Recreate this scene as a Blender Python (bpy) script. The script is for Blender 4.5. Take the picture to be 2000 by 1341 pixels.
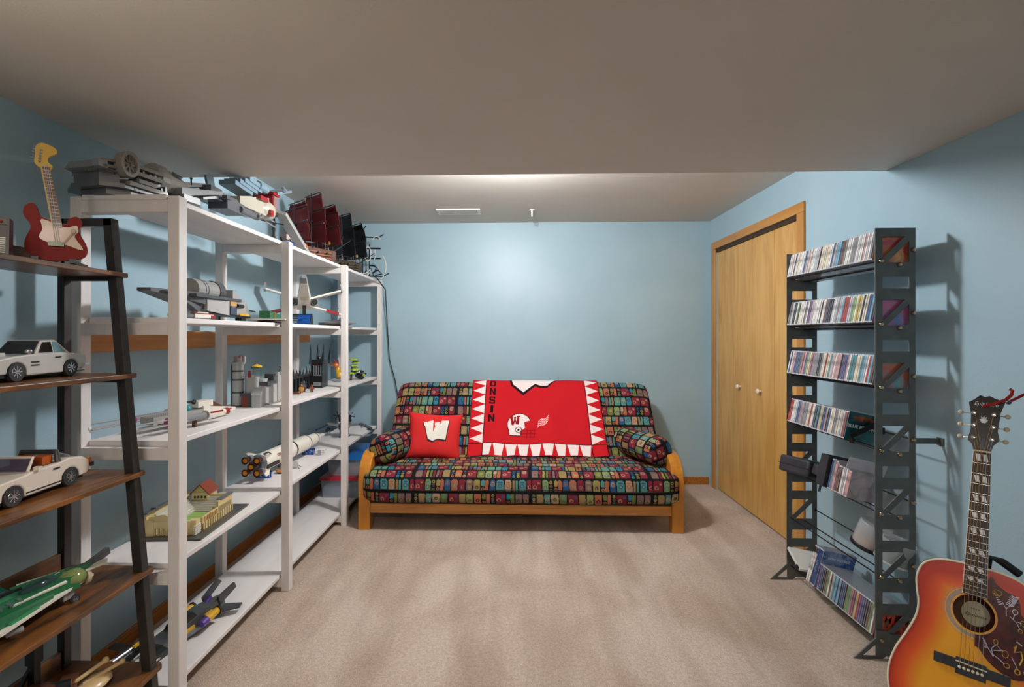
import bpy, bmesh, math, random
import numpy as np
from mathutils import Vector, Matrix, Euler
random.seed(7); NR = np.random.RandomState(5)
for o in list(bpy.data.objects): bpy.data.objects.remove(o)
SC = bpy.context.scene; COL = SC.collection
# ------------------------------------------------------------ camera, world, exposure
FPX = 960.0
cam = bpy.data.cameras.new('camera'); cam.sensor_width = 36.0; cam.lens = FPX/2000*36.0
cam.shift_x = 0.013; cam.shift_y = -0.00825; cam.clip_start = .02
camo = bpy.data.objects.new('camera', cam); COL.objects.link(camo)
camo.location = (0, 0, 1.316); camo.rotation_euler = (math.radians(90), 0, math.radians(1.7))
SC.camera = camo
w = bpy.data.worlds.new('world'); SC.world = w; w.use_nodes = True
w.node_tree.nodes['Background'].inputs[0].default_value = (.55, .6, .7, 1); w.node_tree.nodes['Background'].inputs[1].default_value = .2
vs = SC.view_settings; vs.view_transform = 'Standard'; vs.look = 'None'; vs.gamma = 1.0; vs.use_curve_mapping = False; vs.exposure = 0.0
LAMP_W = 84.0      # ceiling lamp behind the soffit
FILL_W = 15.0      # added fill lights behind the camera, given ceiling lamp bodies
def area(name, loc, size, power, col, rot=(0, 0, 0), spread=180):
    l = bpy.data.lights.new(name, 'AREA'); l.energy = power; l.color = col; l.shape = 'DISK'; l.size = size; l.spread = math.radians(spread)
    o = bpy.data.objects.new(name, l); COL.objects.link(o); o.location = loc; o.rotation_euler = rot; return o
# ------------------------------------------------------------ helpers
def lin(h):
    h = h.lstrip('#'); c = [int(h[i:i+2], 16)/255 for i in (0, 2, 4)]
    return tuple((x/12.92 if x <= .04045 else ((x+.055)/1.055)**2.4) for x in c) + (1.0,)
MC = {}
def mat(h, rough=.45, metal=0.0, h2=None, sc=8.0, st=(1, 1, 1), det=4.0, bump=0.0, bsc=300.0, coat=0.0, trans=0.0, emit=0.0, attr=None, dist=0.0, lo=.35, hi=.65, spec=.5, alpha=1.0):
    key = (h, rough, metal, h2, sc, st, det, bump, bsc, coat, trans, emit, attr, dist, lo, hi, spec, alpha)
    if key in MC: return MC[key]
    m = bpy.data.materials.new('mat_'+h.strip('#')); m.use_nodes = True; nt = m.node_tree; N = nt.nodes; L = nt.links
    p = N['Principled BSDF']; p.inputs['Base Color'].default_value = lin(h); p.inputs['Roughness'].default_value = rough; p.inputs['Metallic'].default_value = metal
    p.inputs['Coat Weight'].default_value = coat; p.inputs['Coat Roughness'].default_value = .08; p.inputs['Transmission Weight'].default_value = trans
    p.inputs['Specular IOR Level'].default_value = spec; p.inputs['Alpha'].default_value = alpha
    if emit: p.inputs['Emission Color'].default_value = lin(h); p.inputs['Emission Strength'].default_value = emit
    if attr:
        a = N.new('ShaderNodeAttribute'); a.attribute_name = attr; L.new(a.outputs['Color'], p.inputs['Base Color'])
    if h2 or bump:
        tc = N.new('ShaderNodeTexCoord'); mp = N.new('ShaderNodeMapping'); mp.inputs['Scale'].default_value = st; L.new(tc.outputs['Object'], mp.inputs['Vector'])
    if h2:
        n = N.new('ShaderNodeTexNoise'); n.inputs['Scale'].default_value = sc; n.inputs['Detail'].default_value = det; n.inputs['Distortion'].default_value = dist
        r = N.new('ShaderNodeValToRGB'); r.color_ramp.elements[0].position = lo; r.color_ramp.elements[1].position = hi
        r.color_ramp.elements[0].color = lin(h); r.color_ramp.elements[1].color = lin(h2)
        L.new(mp.outputs['Vector'], n.inputs['Vector']); L.new(n.outputs['Fac'], r.inputs['Fac']); L.new(r.outputs['Color'], p.inputs['Base Color'])
    if bump:
        n2 = N.new('ShaderNodeTexNoise'); n2.inputs['Scale'].default_value = bsc; n2.inputs['Detail'].default_value = 3; L.new(mp.outputs['Vector'], n2.inputs['Vector'])
        bp = N.new('ShaderNodeBump'); bp.inputs['Strength'].default_value = bump; bp.inputs['Distance'].default_value = .004
        L.new(n2.outputs['Fac'], bp.inputs['Height']); L.new(bp.outputs['Normal'], p.inputs['Normal'])
    MC[key] = m; return m
class B:
    """collects shapes, links them as one mesh object"""
    def __init__(s, k=1.0): s.v = []; s.f = []; s.k = k; s.mi = []; s.cur = 0
    def add(s, vs, fs):
        o = len(s.v); s.v += [tuple(c*s.k for c in q) for q in vs]; s.f += [tuple(i+o for i in q) for q in fs]; s.mi += [s.cur]*len(fs); return s
    def mset(s, i): s.cur = i; return s
    def box(s, x0, x1, y0, y1, z0, z1):
        return s.add([(x, y, z) for x in (x0, x1) for y in (y0, y1) for z in (z0, z1)], [(0, 1, 3, 2), (4, 6, 7, 5), (0, 4, 5, 1), (2, 3, 7, 6), (0, 2, 6, 4), (1, 5, 7, 3)])
    def ob(s, c, d, r=(0, 0, 0)):
        m = Euler([math.radians(a) for a in r]).to_matrix(); c = Vector(c)
        return s.add([tuple(c + m @ Vector((a*d[0]/2, b*d[1]/2, e*d[2]/2))) for a in (-1, 1) for b in (-1, 1) for e in (-1, 1)], [(0, 1, 3, 2), (4, 6, 7, 5), (0, 4, 5, 1), (2, 3, 7, 6), (0, 2, 6, 4), (1, 5, 7, 3)])
    def pr(s, ax, pts, a0, a1):
        n = len(pts)
        f = {'x': lambda p, a: (a, p[0], p[1]), 'y': lambda p, a: (p[0], a, p[1]), 'z': lambda p, a: (p[0], p[1], a)}[ax]
        return s.add([f(p, a0) for p in pts]+[f(p, a1) for p in pts], [tuple(range(n))[::-1], tuple(range(n, 2*n))]+[(i, (i+1) % n, n+(i+1) % n, n+i) for i in range(n)])
    def hull8(s, a, b):   # two quads joined: tapered block
        return s.add(list(a)+list(b), [(0, 1, 2, 3), (7, 6, 5, 4)]+[(i, i+4, (i+1) % 4+4, (i+1) % 4) for i in range(4)])
    def cyl(s, p0, p1, r0, r1=None, n=12):
        r1 = r0 if r1 is None else r1; p0 = Vector(p0); p1 = Vector(p1); d = (p1-p0)
        q = d.to_track_quat('Z', 'Y').to_matrix() if d.length > 1e-9 else Matrix.Identity(3)
        ring = [(math.cos(2*math.pi*i/n), math.sin(2*math.pi*i/n)) for i in range(n)]
        return s.add([tuple(p0+q @ Vector((x*r0, y*r0, 0))) for x, y in ring]+[tuple(p1+q @ Vector((x*r1, y*r1, 0))) for x, y in ring],
                     [tuple(range(n))[::-1], tuple(range(n, 2*n))]+[(i, (i+1) % n, n+(i+1) % n, n+i) for i in range(n)])
    def tube(s, pts, r, n=6, closed=False):
        P = [Vector(p) for p in pts]; m = len(P); vs = []; fs = []; prev = None
        for i in range(m):
            a = P[i-1] if (i or closed) else P[0]; b = P[(i+1) % m] if (i < m-1 or closed) else P[-1]
            t = (b-a).normalized()
            if prev is None: u = t.orthogonal().normalized()
            else:
                u = prev - t*prev.dot(t); u = u.normalized() if u.length > 1e-6 else t.orthogonal().normalized()
            prev = u; v = t.cross(u)
            vs += [tuple(P[i]+(u*math.cos(2*math.pi*j/n)+v*math.sin(2*math.pi*j/n))*r) for j in range(n)]
        for i in range(m if closed else m-1):
            k = (i+1) % m
            fs += [(i*n+j, i*n+(j+1) % n, k*n+(j+1) % n, k*n+j) for j in range(n)]
        if not closed: fs += [tuple(range(n))[::-1], tuple(range((m-1)*n, m*n))]
        return s.add(vs, fs)
    def lathe(s, c, prof, n=20, ax='z'):
        vs = []; fs = []; m = len(prof)
        for r, h in prof:
            for j in range(n):
                a = 2*math.pi*j/n; x, y = r*math.cos(a), r*math.sin(a)
                q = {'z': (x, y, h), 'y': (x, h, y), 'x': (h, x, y)}[ax]; vs.append(tuple(c[i]+q[i] for i in range(3)))
        for i in range(m-1): fs += [(i*n+j, i*n+(j+1) % n, (i+1)*n+(j+1) % n, (i+1)*n+j) for j in range(n)]
        if prof[0][0] > 1e-6: fs.append(tuple(range(n))[::-1])
        if prof[-1][0] > 1e-6: fs.append(tuple(range((m-1)*n, m*n)))
        return s.add(vs, fs)
    def sph(s, c, r, n=10, m=6):
        r = (r, r, r) if not hasattr(r, '__len__') else r
        vs = [(c[0], c[1], c[2]+r[2])]; fs = []
        for i in range(1, m):
            t = math.pi*i/m
            for j in range(n):
                a = 2*math.pi*j/n; vs.append((c[0]+r[0]*math.sin(t)*math.cos(a), c[1]+r[1]*math.sin(t)*math.sin(a), c[2]+r[2]*math.cos(t)))
        vs.append((c[0], c[1], c[2]-r[2])); e = len(vs)-1
        fs += [(0, 1+j, 1+(j+1) % n) for j in range(n)]
        for i in range(m-2): fs += [(1+i*n+j, 1+(i+1)*n+j, 1+(i+1)*n+(j+1) % n, 1+i*n+(j+1) % n) for j in range(n)]
        fs += [(e, 1+(m-2)*n+(j+1) % n, 1+(m-2)*n+j) for j in range(n)]
        return s.add(vs, fs)
    def studs(s, x0, x1, y0, y1, z, p=.8):
        for i in range(max(1, int((x1-x0)/p))):
            for j in range(max(1, int((y1-y0)/p))):
                s.cyl((x0+p*(i+.5), y0+p*(j+.5), z), (x0+p*(i+.5), y0+p*(j+.5), z+p*.21), p*.3, n=6)
        return s
    def mesh(s, name, smooth=False):
        me = bpy.data.meshes.new(name); me.from_pydata(s.v, [], s.f)
        if any(s.mi): me.polygons.foreach_set('material_index', s.mi)
        bm = bmesh.new(); bm.from_mesh(me); bmesh.ops.recalc_face_normals(bm, faces=bm.faces)
        bm.to_mesh(me); bm.free()
        if smooth:
            me.polygons.foreach_set('use_smooth', [True]*len(me.polygons))
            try: me.set_sharp_from_angle(angle=math.radians(40))
            except Exception: pass
        me.update(); return me
    def out(s, name, m, parent=None, smooth=False, bev=0, label=None, seg=2):
        return link(s.mesh(name, smooth), name, m, parent, bev, label, seg)
def link(me, name, m, parent=None, bev=0, label=None, seg=2):
    for x in (m if isinstance(m, (list, tuple)) else [m]): me.materials.append(x)
    o = bpy.data.objects.new(name, me); COL.objects.link(o); o.parent = parent
    if label: o['label'] = label
    if bev:
        b = o.modifiers.new('bevel', 'BEVEL'); b.width = bev; b.segments = seg; b.limit_method = 'ANGLE'
    return o
def thing(name, label, cat, loc=(0, 0, 0), rz=0, group=None, rot=None):
    o = bpy.data.objects.new(name, None); COL.objects.link(o); o.empty_display_size = .05
    o.location = loc; o.rotation_euler = [math.radians(a) for a in (rot or (0, 0, rz))]
    return tag(o, label, cat, group)
def tag(o, label, cat, group=None):
    o['label'] = label; o['category'] = cat
    if group: o['group'] = group
    return o
def struct(o): o['kind'] = 'structure'; return o
def P(t, name, m, *sh, sm=False, label=None, k=.01, bev=0):
    b = B(k)
    for q in sh: getattr(b, q[0])(*q[1:])
    return b.out(name, m, t, sm, bev, label)
def text(s, name, m, parent, size, loc, rot, ext=.0003, shear=0.0, align='CENTER', sx=1.0, bold=0.0):
    c = bpy.data.curves.new(name, 'FONT'); c.body = s; c.size = size; c.extrude = ext; c.align_x = align; c.align_y = 'CENTER'; c.shear = shear; c.offset = bold; c.resolution_u = 3
    o = bpy.data.objects.new('tmp', c); COL.objects.link(o); dg = bpy.context.evaluated_depsgraph_get()
    me = bpy.data.meshes.new_from_object(o.evaluated_get(dg)); bpy.data.objects.remove(o); me.name = name
    if sx != 1.0: me.transform(Matrix.Diagonal((sx, 1, 1, 1)))
    me.materials.clear(); q = link(me, name, m, parent); q.location = loc; q.rotation_euler = [math.radians(a) for a in rot]; return q
def arc(cx, cy, rx, ry, a0, a1, n=12): return [(cx+rx*math.cos(math.radians(a0+(a1-a0)*i/n)), cy+ry*math.sin(math.radians(a0+(a1-a0)*i/n))) for i in range(n+1)]
def smoothpoly(pts, n=6):   # closed Catmull-Rom through 2D points
    r = []; m = len(pts)
    for i in range(m):
        p = [np.array(pts[(i+d) % m], float) for d in (-1, 0, 1, 2)]
        for j in range(n):
            t = j/n; r.append(tuple(.5*((2*p[1])+(-p[0]+p[2])*t+(2*p[0]-5*p[1]+4*p[2]-p[3])*t*t+(-p[0]+3*p[1]-3*p[2]+p[3])*t**3)))
    return r
# ------------------------------------------------------------ the room
XL, XR, YB, YF, ZC, ZS, YS = -1.64, 1.734, 4.395, -2.4, 2.32, 2.08, 2.34
WALL = mat('#a6c2ce', .42, h2='#9ebbc8', sc=2.0, bump=.12, bsc=160.0)
CEIL = mat('#d3cdc4', .75, h2='#cdc7bd', sc=1.5, bump=.15, bsc=120.0)
OAK = mat('#c98a3c', .38, h2='#b4722a', sc=9.0, st=(1, .12, 2.5), bump=.05, coat=.2)
OAKB = mat('#b8762c', .38, h2='#9a5a1c', sc=9.0, st=(6, .4, 6), coat=.2)
def carpet():
    m = bpy.data.materials.new('carpet'); m.use_nodes = True; N = m.node_tree.nodes; L = m.node_tree.links; p = N['Principled BSDF']
    p.inputs['Roughness'].default_value = 1; p.inputs['Specular IOR Level'].default_value = .05
    p.inputs['Sheen Weight'].default_value = .15
    tc = N.new('ShaderNodeTexCoord')
    def noise(sc, st, det, dist=0):
        mp = N.new('ShaderNodeMapping'); mp.inputs['Scale'].default_value = st; n = N.new('ShaderNodeTexNoise'); n.inputs['Scale'].default_value = sc; n.inputs['Detail'].default_value = det; n.inputs['Distortion'].default_value = dist
        L.new(tc.outputs['Object'], mp.inputs['Vector']); L.new(mp.outputs['Vector'], n.inputs['Vector']); return n
    def ramp(n, a, b, lo, hi):
        r = N.new('ShaderNodeValToRGB'); r.color_ramp.elements[0].position = lo; r.color_ramp.elements[1].position = hi; r.color_ramp.elements[0].color = a; r.color_ramp.elements[1].color = b; L.new(n.outputs['Fac'], r.inputs['Fac']); return r
    def mix(a, b, f):
        x = N.new('ShaderNodeMixRGB'); x.blend_type = 'MULTIPLY'; x.inputs['Fac'].default_value = f; L.new(a.outputs[0], x.inputs[1]); L.new(b.outputs[0], x.inputs[2]); return x
    fine = ramp(noise(260, (1, 1, 1), 4), lin('#ceb7a3'), lin('#f6e6d8'), .3, .7)
    patch = ramp(noise(2.2, (1, .7, 1), 4, .8), (.74, .68, .62, 1), (1, 1, 1, 1), .36, .6)
    streak = ramp(noise(3.0, (2.2, .28, 1), 2), (.84, .82, .8, 1), (1, 1, 1, 1), .4, .55)
    grain = ramp(noise(70, (1, 1, 1), 3), (.80, .78, .76, 1), (1, 1, 1, 1), .38, .6)
    c = mix(mix(mix(fine, patch, .8), streak, .8), grain, .75); L.new(c.outputs[0], p.inputs['Base Color'])
    b = N.new('ShaderNodeBump'); b.inputs['Strength'].default_value = .9; b.inputs['Distance'].default_value = .012; L.new(noise(170, (1, 1, 1), 5).outputs['Fac'], b.inputs['Height']); L.new(b.outputs['Normal'], p.inputs['Normal'])
    return m
struct(B().box(XL-.1, XR+.1, YF-.1, YB+.1, -.06, 0).out('floor', carpet()))
struct(B().box(XL-.1, XR+.1, YF-.1, YB+.1, ZC, ZC+.08).out('ceiling', CEIL))
struct(B().box(XL, XR, YF, YS, ZS, ZC).out('ceiling_soffit', CEIL))
struct(B().box(XL-.1, XL, YF-.1, YB+.1, 0, ZC).out('wall_left', WALL))
struct(B().box(XL, XR, YB, YB+.1, 0, ZC).out('wall_back', WALL))
struct(B().box(XL, XR, YF-.1, YF, 0, ZC).out('wall_front', WALL))
D0, D1, DZ = 3.035, 4.253, 2.05
struct(B().box(XR, XR+.1, YF-.1, D0, 0, ZC).box(XR, XR+.1, D1, YB+.1, 0, ZC).box(XR, XR+.1, D0, D1, DZ, ZC).out('wall_right', WALL))
bb = [('baseboard_back', (XL+.012, XR-.012, YB-.012, YB)), ('baseboard_left', (XL, XL+.012, YF, YB)), ('baseboard_right', (XR-.012, XR, YF, D0-.07))]
for n, q in bb: struct(B().box(*q, 0, .066).out(n, OAKB, bev=.003))
DOORM = mat('#d9ab62', .36, h2='#c9974c', sc=5.0, st=(1, 2.6, .35), dist=1.2, lo=.38, hi=.62, coat=.15)
t1 = struct(bpy.data.objects.new('trim_1', None)); COL.objects.link(t1)
TR = mat('#c68e48', .36, h2='#b47a36', sc=10.0, st=(2, 2, .25), coat=.2)
for y0, y1 in ((D0-.068, D0+.004), (D1-.004, D1+.068)): B().box(XR-.016, XR, y0, y1, 0, DZ).out('casing_board', TR, t1, bev=.004)
B().box(XR-.016, XR, D0-.068, D1+.068, DZ, DZ+.062).out('casing_board', mat('#c68e48', .36, h2='#b47a36', sc=10.0, st=(2, .25, 2), coat=.2), t1, bev=.004)
B().box(XR, XR+.02, D0, D1, DZ-.03, DZ-.002).out('head_track', mat('#3a2a1a', .6), t1)
d1 = struct(bpy.data.objects.new('door_1', None)); COL.objects.link(d1); d1.location = (XR+.012, (D0+D1)/2, 0)
lw = (D1-D0-.008)/4
for i in range(4):
    a = -2*lw+i*lw; lf = B().box(0, .03, a+.0015, a+lw-.0015, .012, DZ-.03).out('door_leaf', DOORM, d1, bev=.0015)
    if i in (1, 2):
        yk = 3.519-(D0+D1)/2 if i == 1 else 3.834-(D0+D1)/2
        B().lathe((0, yk, .92), [(.0, -.034), (.012, -.033), (.0175, -.027), (.0175, -.02), (.008, -.012), (.008, 0), (.013, .001)], 16, 'x').out('knob', mat('#efe6d6', .25, coat=.4), lf, True, label='round cream door knob')
# ceiling fittings
LWH = mat('#e8e4dc', .5)
v = thing('ceiling_vent', 'white louvred air vent in the ceiling near the blue wall', 'vent', (-.44, 3.97, ZC))
B().box(-.175, .175, -.075, -.055, -.012, 0).box(-.175, .175, .055, .075, -.012, 0).box(-.175, -.15, -.055, .055, -.012, 0).box(.15, .175, -.055, .055, -.012, 0).box(-.004, .004, -.055, .055, -.011, 0).out('frame', LWH, v)
B().box(-.15, .15, -.055, .055, -.002, 0).out('duct_opening', mat('#4a443c', .8), v)
me = B().ob((0, 0, 0), (.003, .11, .012), (0, 35, 0)).mesh('louver')
for i in range(38):
    x = -.143+i*.0077
    if abs(x) < .006: continue
    o = bpy.data.objects.new('louver', me); COL.objects.link(o); o.parent = v; o.location = (x, 0, -.007)
me.materials.append(LWH)
v = thing('sprinkler_head', 'small white pipe stub hanging from the ceiling beside the vent', 'sprinkler', (.15, 3.95, ZC))
B().cyl((0, 0, 0), (0, 0, -.006), .022, n=18).out('collar', LWH, v); B().cyl((0, 0, -.006), (0, 0, -.055), .008, .006, 12).out('stem', LWH, v)
v = thing('ceiling_lamp', 'slim round flush ceiling lamp behind the lowered soffit', 'lamp', (-.02, 2.6, ZC))
B().cyl((0, 0, 0), (0, 0, -.014), .15, n=32).out('base', LWH, v)
B().lathe((0, 0, -.014), [(.14, 0), (.135, -.008), (.11, -.014), (.06, -.017), (0.001, -.018)], 32).out('glass_diffuser', mat('#fff4ea', .4, emit=3.0), v, True)
pl_ = bpy.data.lights.new('lamp_light', 'POINT'); pl_.energy = LAMP_W; pl_.color = (.97, .98, 1.0); pl_.shadow_soft_size = .075
plo = bpy.data.objects.new('lamp_light', pl_); COL.objects.link(plo); plo.location = (-.02, 2.6, ZC-.112)
for i, y in enumerate((-.35, -1.6)):  # unseen warm fill, added with lamp bodies under the soffit
    v = thing('ceiling_lamp', 'added round fill lamp under the soffit behind the viewer, '+('nearer' if i == 0 else 'farther')+' one', 'lamp', (-.35, y, ZS))
    B().cyl((0, 0, 0), (0, 0, -.025), .15, n=32).out('base', LWH, v)
    B().lathe((0, 0, -.025), [(.14, 0), (.135, -.03), (.11, -.06), (.06, -.08), (0.001, -.086)], 32).out('glass_dome', mat('#ffe6cc', .4, emit=1.5), v, True)
    area('lamp_light', (-.35, y, ZS-.13), .3, FILL_W*(.45 if i == 0 else 1), (1, .9, .8), (math.radians(38), 0, 0), 130)
v = thing('added_uplighter', 'added slim dark fill uplighter beside the left wall, out of view', 'lamp', (-1.05, .3, 0))  # uplight added out of view to brighten the soffit on the left
B().cyl((0, 0, 0), (0, 0, .025), .13, n=28).out('base', mat('#2a2624', .4), v); B().cyl((0, 0, .025), (0, 0, 1.5), .011, n=12).out('pole', mat('#2a2624', .4), v)
B().lathe((0, 0, 1.5), [(.012, 0), (.06, .03), (.13, .11), (.125, .112), (.055, .036), (.001, .01)], 28).out('bowl', mat('#2a2624', .4), v, True)
area('lamp_light', (-1.05, .3, 1.625), .2, 9.0, (1, .87, .74), (math.radians(180), 0, 0), 150)
# ------------------------------------------------------------ white lumber shelving
WP = mat('#ebe6e4', .5, h2='#e2dcd9', sc=6.0, st=(3, 3, .5), bump=.25, bsc=60.0)
WPB = mat('#efebea', .5, h2='#e6e1df', sc=5.0, st=(2, .4, 2), bump=.1, bsc=60.0)
FY = [1.66, 2.49, 3.36, 4.26]; SZ = [1.803, 1.378, .945, .515, .085]; PD = .042
su = thing('shelving_unit', 'long white painted lumber shelving along the left wall with five tiers', 'shelf', (-1.35, 2.98, 0))
def rel(o, root): o.parent = root; o.matrix_parent_inverse = Matrix.Identity(4); o.location = Vector(o.location)-root.location; return o
for y in FY:
    for x0 in (-1.191, -1.538):
        rel(B().box(x0, x0+.04, y, y+PD, 0, 1.797).out('post', WP, bev=.002), su)
    for z in SZ:
        rel(B().box(-1.498, -1.191, y, y+PD, z-.062 if z > .1 else .022, z-.02).out('crosspiece', WP, bev=.002), su)
for i in range(3):
    for k, z in enumerate(SZ):
        d = (.0, .006, .008)[i] if k in (2, 3) else 0
        y0 = FY[i]+.001 if i == 0 else FY[i]+.022; y1 = FY[i+1]+.02
        if i == 0 and k: y0 += .03
        x1 = -1.198
        rel(B().box(-1.497, x1, y0, y1, z+d-.02, z+d).out('shelf_board', WPB, bev=.003), su)
# raw wood cleats screwed to the wall
RAW = mat('#c98f58', .6, h2='#b97c45', sc=7.0, st=(1, .3, 3), dist=1.0)
for lab, y0, y1, z0, z1 in (('raw pine cleat on the left wall behind the first shelf bay', 1.75, 2.56, 1.25, 1.335), ('raw pine cleat on the left wall reaching into the middle shelf bay', 2.565, 3.78, 1.262, 1.325)):
    c = B().box(XL+.001, XL+.06, y0, y1, z0, z1).out('wall_cleat', RAW, bev=.002); tag(c, lab, 'cleat')
# ------------------------------------------------------------ leaning display rack (dark metal, rustic boards)
BLK = mat('#2a2726', .45, h2='#322e2c', sc=30.0)
RUS = mat('#3f2a1b', .38, h2='#8a5624', sc=3.2, st=(5, .8, 5), det=6, dist=1.4, lo=.36, hi=.66, coat=.15)
lr = thing('ladder_rack', 'leaning rack with dark metal legs and five rustic brown boards', 'rack', (-1.35, 1.3, 0))
LZ = [1.523, 1.188, .862, .538, .214]; XFr = lambda z: -1.332+(1.681-z)*.0886
for y in (.98, 1.575):
    rel(B().hull8([(XFr(1.70)-.016, y, 1.70), (XFr(1.70)+.016, y, 1.70), (XFr(1.70)+.016, y+.028, 1.70), (XFr(1.70)-.016, y+.028, 1.70)], [(XFr(0)-.016, y, 0), (XFr(0)+.016, y, 0), (XFr(0)+.016, y+.028, 0), (XFr(0)-.016, y+.028, 0)]).out('leg', BLK, bev=.002), lr)
    rel(B().box(-1.502, -1.478, y, y+.028, 0, 1.70).out('leg', BLK, bev=.002), lr)
    rel(B().box(-1.502, XFr(1.70)+.015, y, y+.028, 1.675, 1.70).out('top_rail', BLK, bev=.002), lr)
    for z in LZ: rel(B().box(-1.478, XFr(z)-.012, y+.004, y+.024, z-.028, z-.015).out('shelf_bracket', BLK), lr)
for z in LZ:
    xf = XFr(z)+.026; pts = [(-1.5, .95), (xf-.012, .95), (xf, .962), (xf, 1.612), (xf-.012, 1.624), (-1.5, 1.624)]
    rel(B().pr('z', pts, z-.015, z).out('rack_board', RUS, bev=.002), lr)
    rel(B().box(-1.5, -1.485, .985+.025, 1.574, z, z+.06).out('back_rail', RUS, bev=.002), lr)
# ------------------------------------------------------------ futon frame
FOAK = mat('#d08a2c', .36, h2='#b8741f', sc=8.0, st=(2, 2, .35), dist=.8, coat=.25)
FOAKH = mat('#cf9145', .36, h2='#b8782f', sc=8.0, st=(.35, 3, 3), dist=.8, coat=.25)
ff = thing('futon_sofa', 'honey oak futon frame with rounded arms below the patterned mattress', 'futon', (.04, 3.8, 0))
FX = .04
for x0, x1 in ((-1.046, -.969), (1.053, 1.13)):
    out = [(3.29, .24)] + [(3.29, .34)] + arc(3.46, .34, .17, .165, 180, 90, 10) + [(4.2, .505), (4.26, .49), (4.28, .44), (4.28, .40), (4.2, .42), (3.5, .42)] + arc(3.47, .30, .095, .10, 95, 180, 6) + [(3.368, .24)]
    rel(B().pr('x', out, x0, x1).out('arm', FOAK, bev=.006, seg=3), ff)
    rel(B().box(x0, x1, 3.29, 3.368, 0, .24).out('leg', FOAK, bev=.004), ff)
    rel(B().box(x0+.01, x1-.01, 4.2, 4.28, 0, .42).out('leg', FOAK, bev=.004), ff)
    rel(B().box(x0+.02, x1-.02, 3.368, 4.2, .12, .19).out('side_rail', FOAK, bev=.004), ff)
rel(B().box(-.969, 1.053, 3.30, 3.335, .112, .178).out('seat_rail', FOAKH, bev=.004), ff)
rel(B().box(-.969, 1.053, 4.2, 4.24, .112, .178).out('seat_rail', FOAKH, bev=.004), ff)
for i in range(9):
    x = -.9+i*.225; rel(B().box(x, x+.06, 3.335, 4.2, .15, .172).out('slat', FOAK), ff)
for i in range(9):   # back slats
    x = -.88+i*.22; rel(B().hull8([(x, 4.0, .2), (x+.06, 4.0, .2), (x+.06, 4.02, .19), (x, 4.02, .19)], [(x, 4.27, .74), (x+.06, 4.27, .74), (x+.06, 4.29, .73), (x, 4.29, .73)]).out('slat', FOAK), ff)
# ------------------------------------------------------------ printed futon cover
def print_tile():
    R = 2e-3; Wt, Ht = .78, .352; nx, ny = int(Wt/R), int(Ht/R); im = np.zeros((ny, nx, 3)); im[:] = lin('#0e1013')[:3]
    pal = {k: np.array(lin(c)[:3]) for k, c in dict(r='#74202f', t='#2a7788', n='#8d754c', g='#656d38', o='#a05f44', y='#938347', m='#74595b', b='#284f78', c='#4f867f', e='#a58b70', p='#5b3f65', k='#0e1013', l='#808b52').items()}
    yy, xx = np.mgrid[0:ny, 0:nx]*R
    def rr(x, y, w, h, c, r=.007):
        dx = np.maximum(np.abs(xx-x-w/2)-(w/2-r), 0); dy = np.maximum(np.abs(yy-y-h/2)-(h/2-r), 0); im[(dx*dx+dy*dy) < r*r] = pal[c]
    def ci(x, y, r, c): im[((xx-x)**2+(yy-y)**2) < r*r] = pal[c]
    rnd = random.Random(3); seqs = ['oy.c.n|ll|ct.o', '.rr..T.n.gmn', 'nn.c.tt|yl|.r', 'gmn..rR.b.t.g']
    for row in range(4):
        y0 = .008+row*.088; h = .071; x = .006; pc = 'otngyclrmbe'; i = 0
        while x < Wt-.02:
            kd = rnd.random(); c = rnd.choice(pc); c2 = rnd.choice(pc)
            if kd < .45:
                w_ = rnd.choice((.036, .042, .046)); rr(x, y0, w_, h, c); cy = y0+h*rnd.choice((.35, .5, .65)); ci(x+w_/2, cy, .0135, c2); ci(x+w_/2, cy, .008, 'k' if rnd.random() < .5 else c); ci(x+w_/2, cy, .004, 'e')
                if rnd.random() < .5: rr(x+.008, y0+.006, w_-.016, .008, c2, .002)
            elif kd < .62:
                w_ = .036; rr(x, y0, .015, h, c); rr(x+.02, y0, .015, h, c2)
            elif kd < .78:
                w_ = .022
                for q in range(3): ci(x+.011, y0+.012+q*.024, .0095, rnd.choice(pc)); ci(x+.011, y0+.012+q*.024, .004, 'k')
            elif kd < .9:
                w_ = .062; rr(x, y0, w_, h, 'r'); ci(x+.02, y0+h*.6, .013, 'e'); ci(x+.02, y0+h*.6, .008, 'r')
                rr(x+.038, y0+.01, .016, .016, c2, .003)
            else:
                w_ = .05; rr(x, y0, .024, h*.55, c); rr(x+.026, y0, .024, h, c2); ci(x+.012, y0+h*.8, .011, 'o'); ci(x+.012, y0+h*.8, .005, 'k')
            x += w_+.008
    return im, R
TILE, TR_ = print_tile()
def tile_rgb(u, v):
    ny, nx = TILE.shape[:2]; return TILE[(np.floor(v/TR_).astype(int) % ny), (np.floor(u/TR_).astype(int) % nx)]
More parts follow.
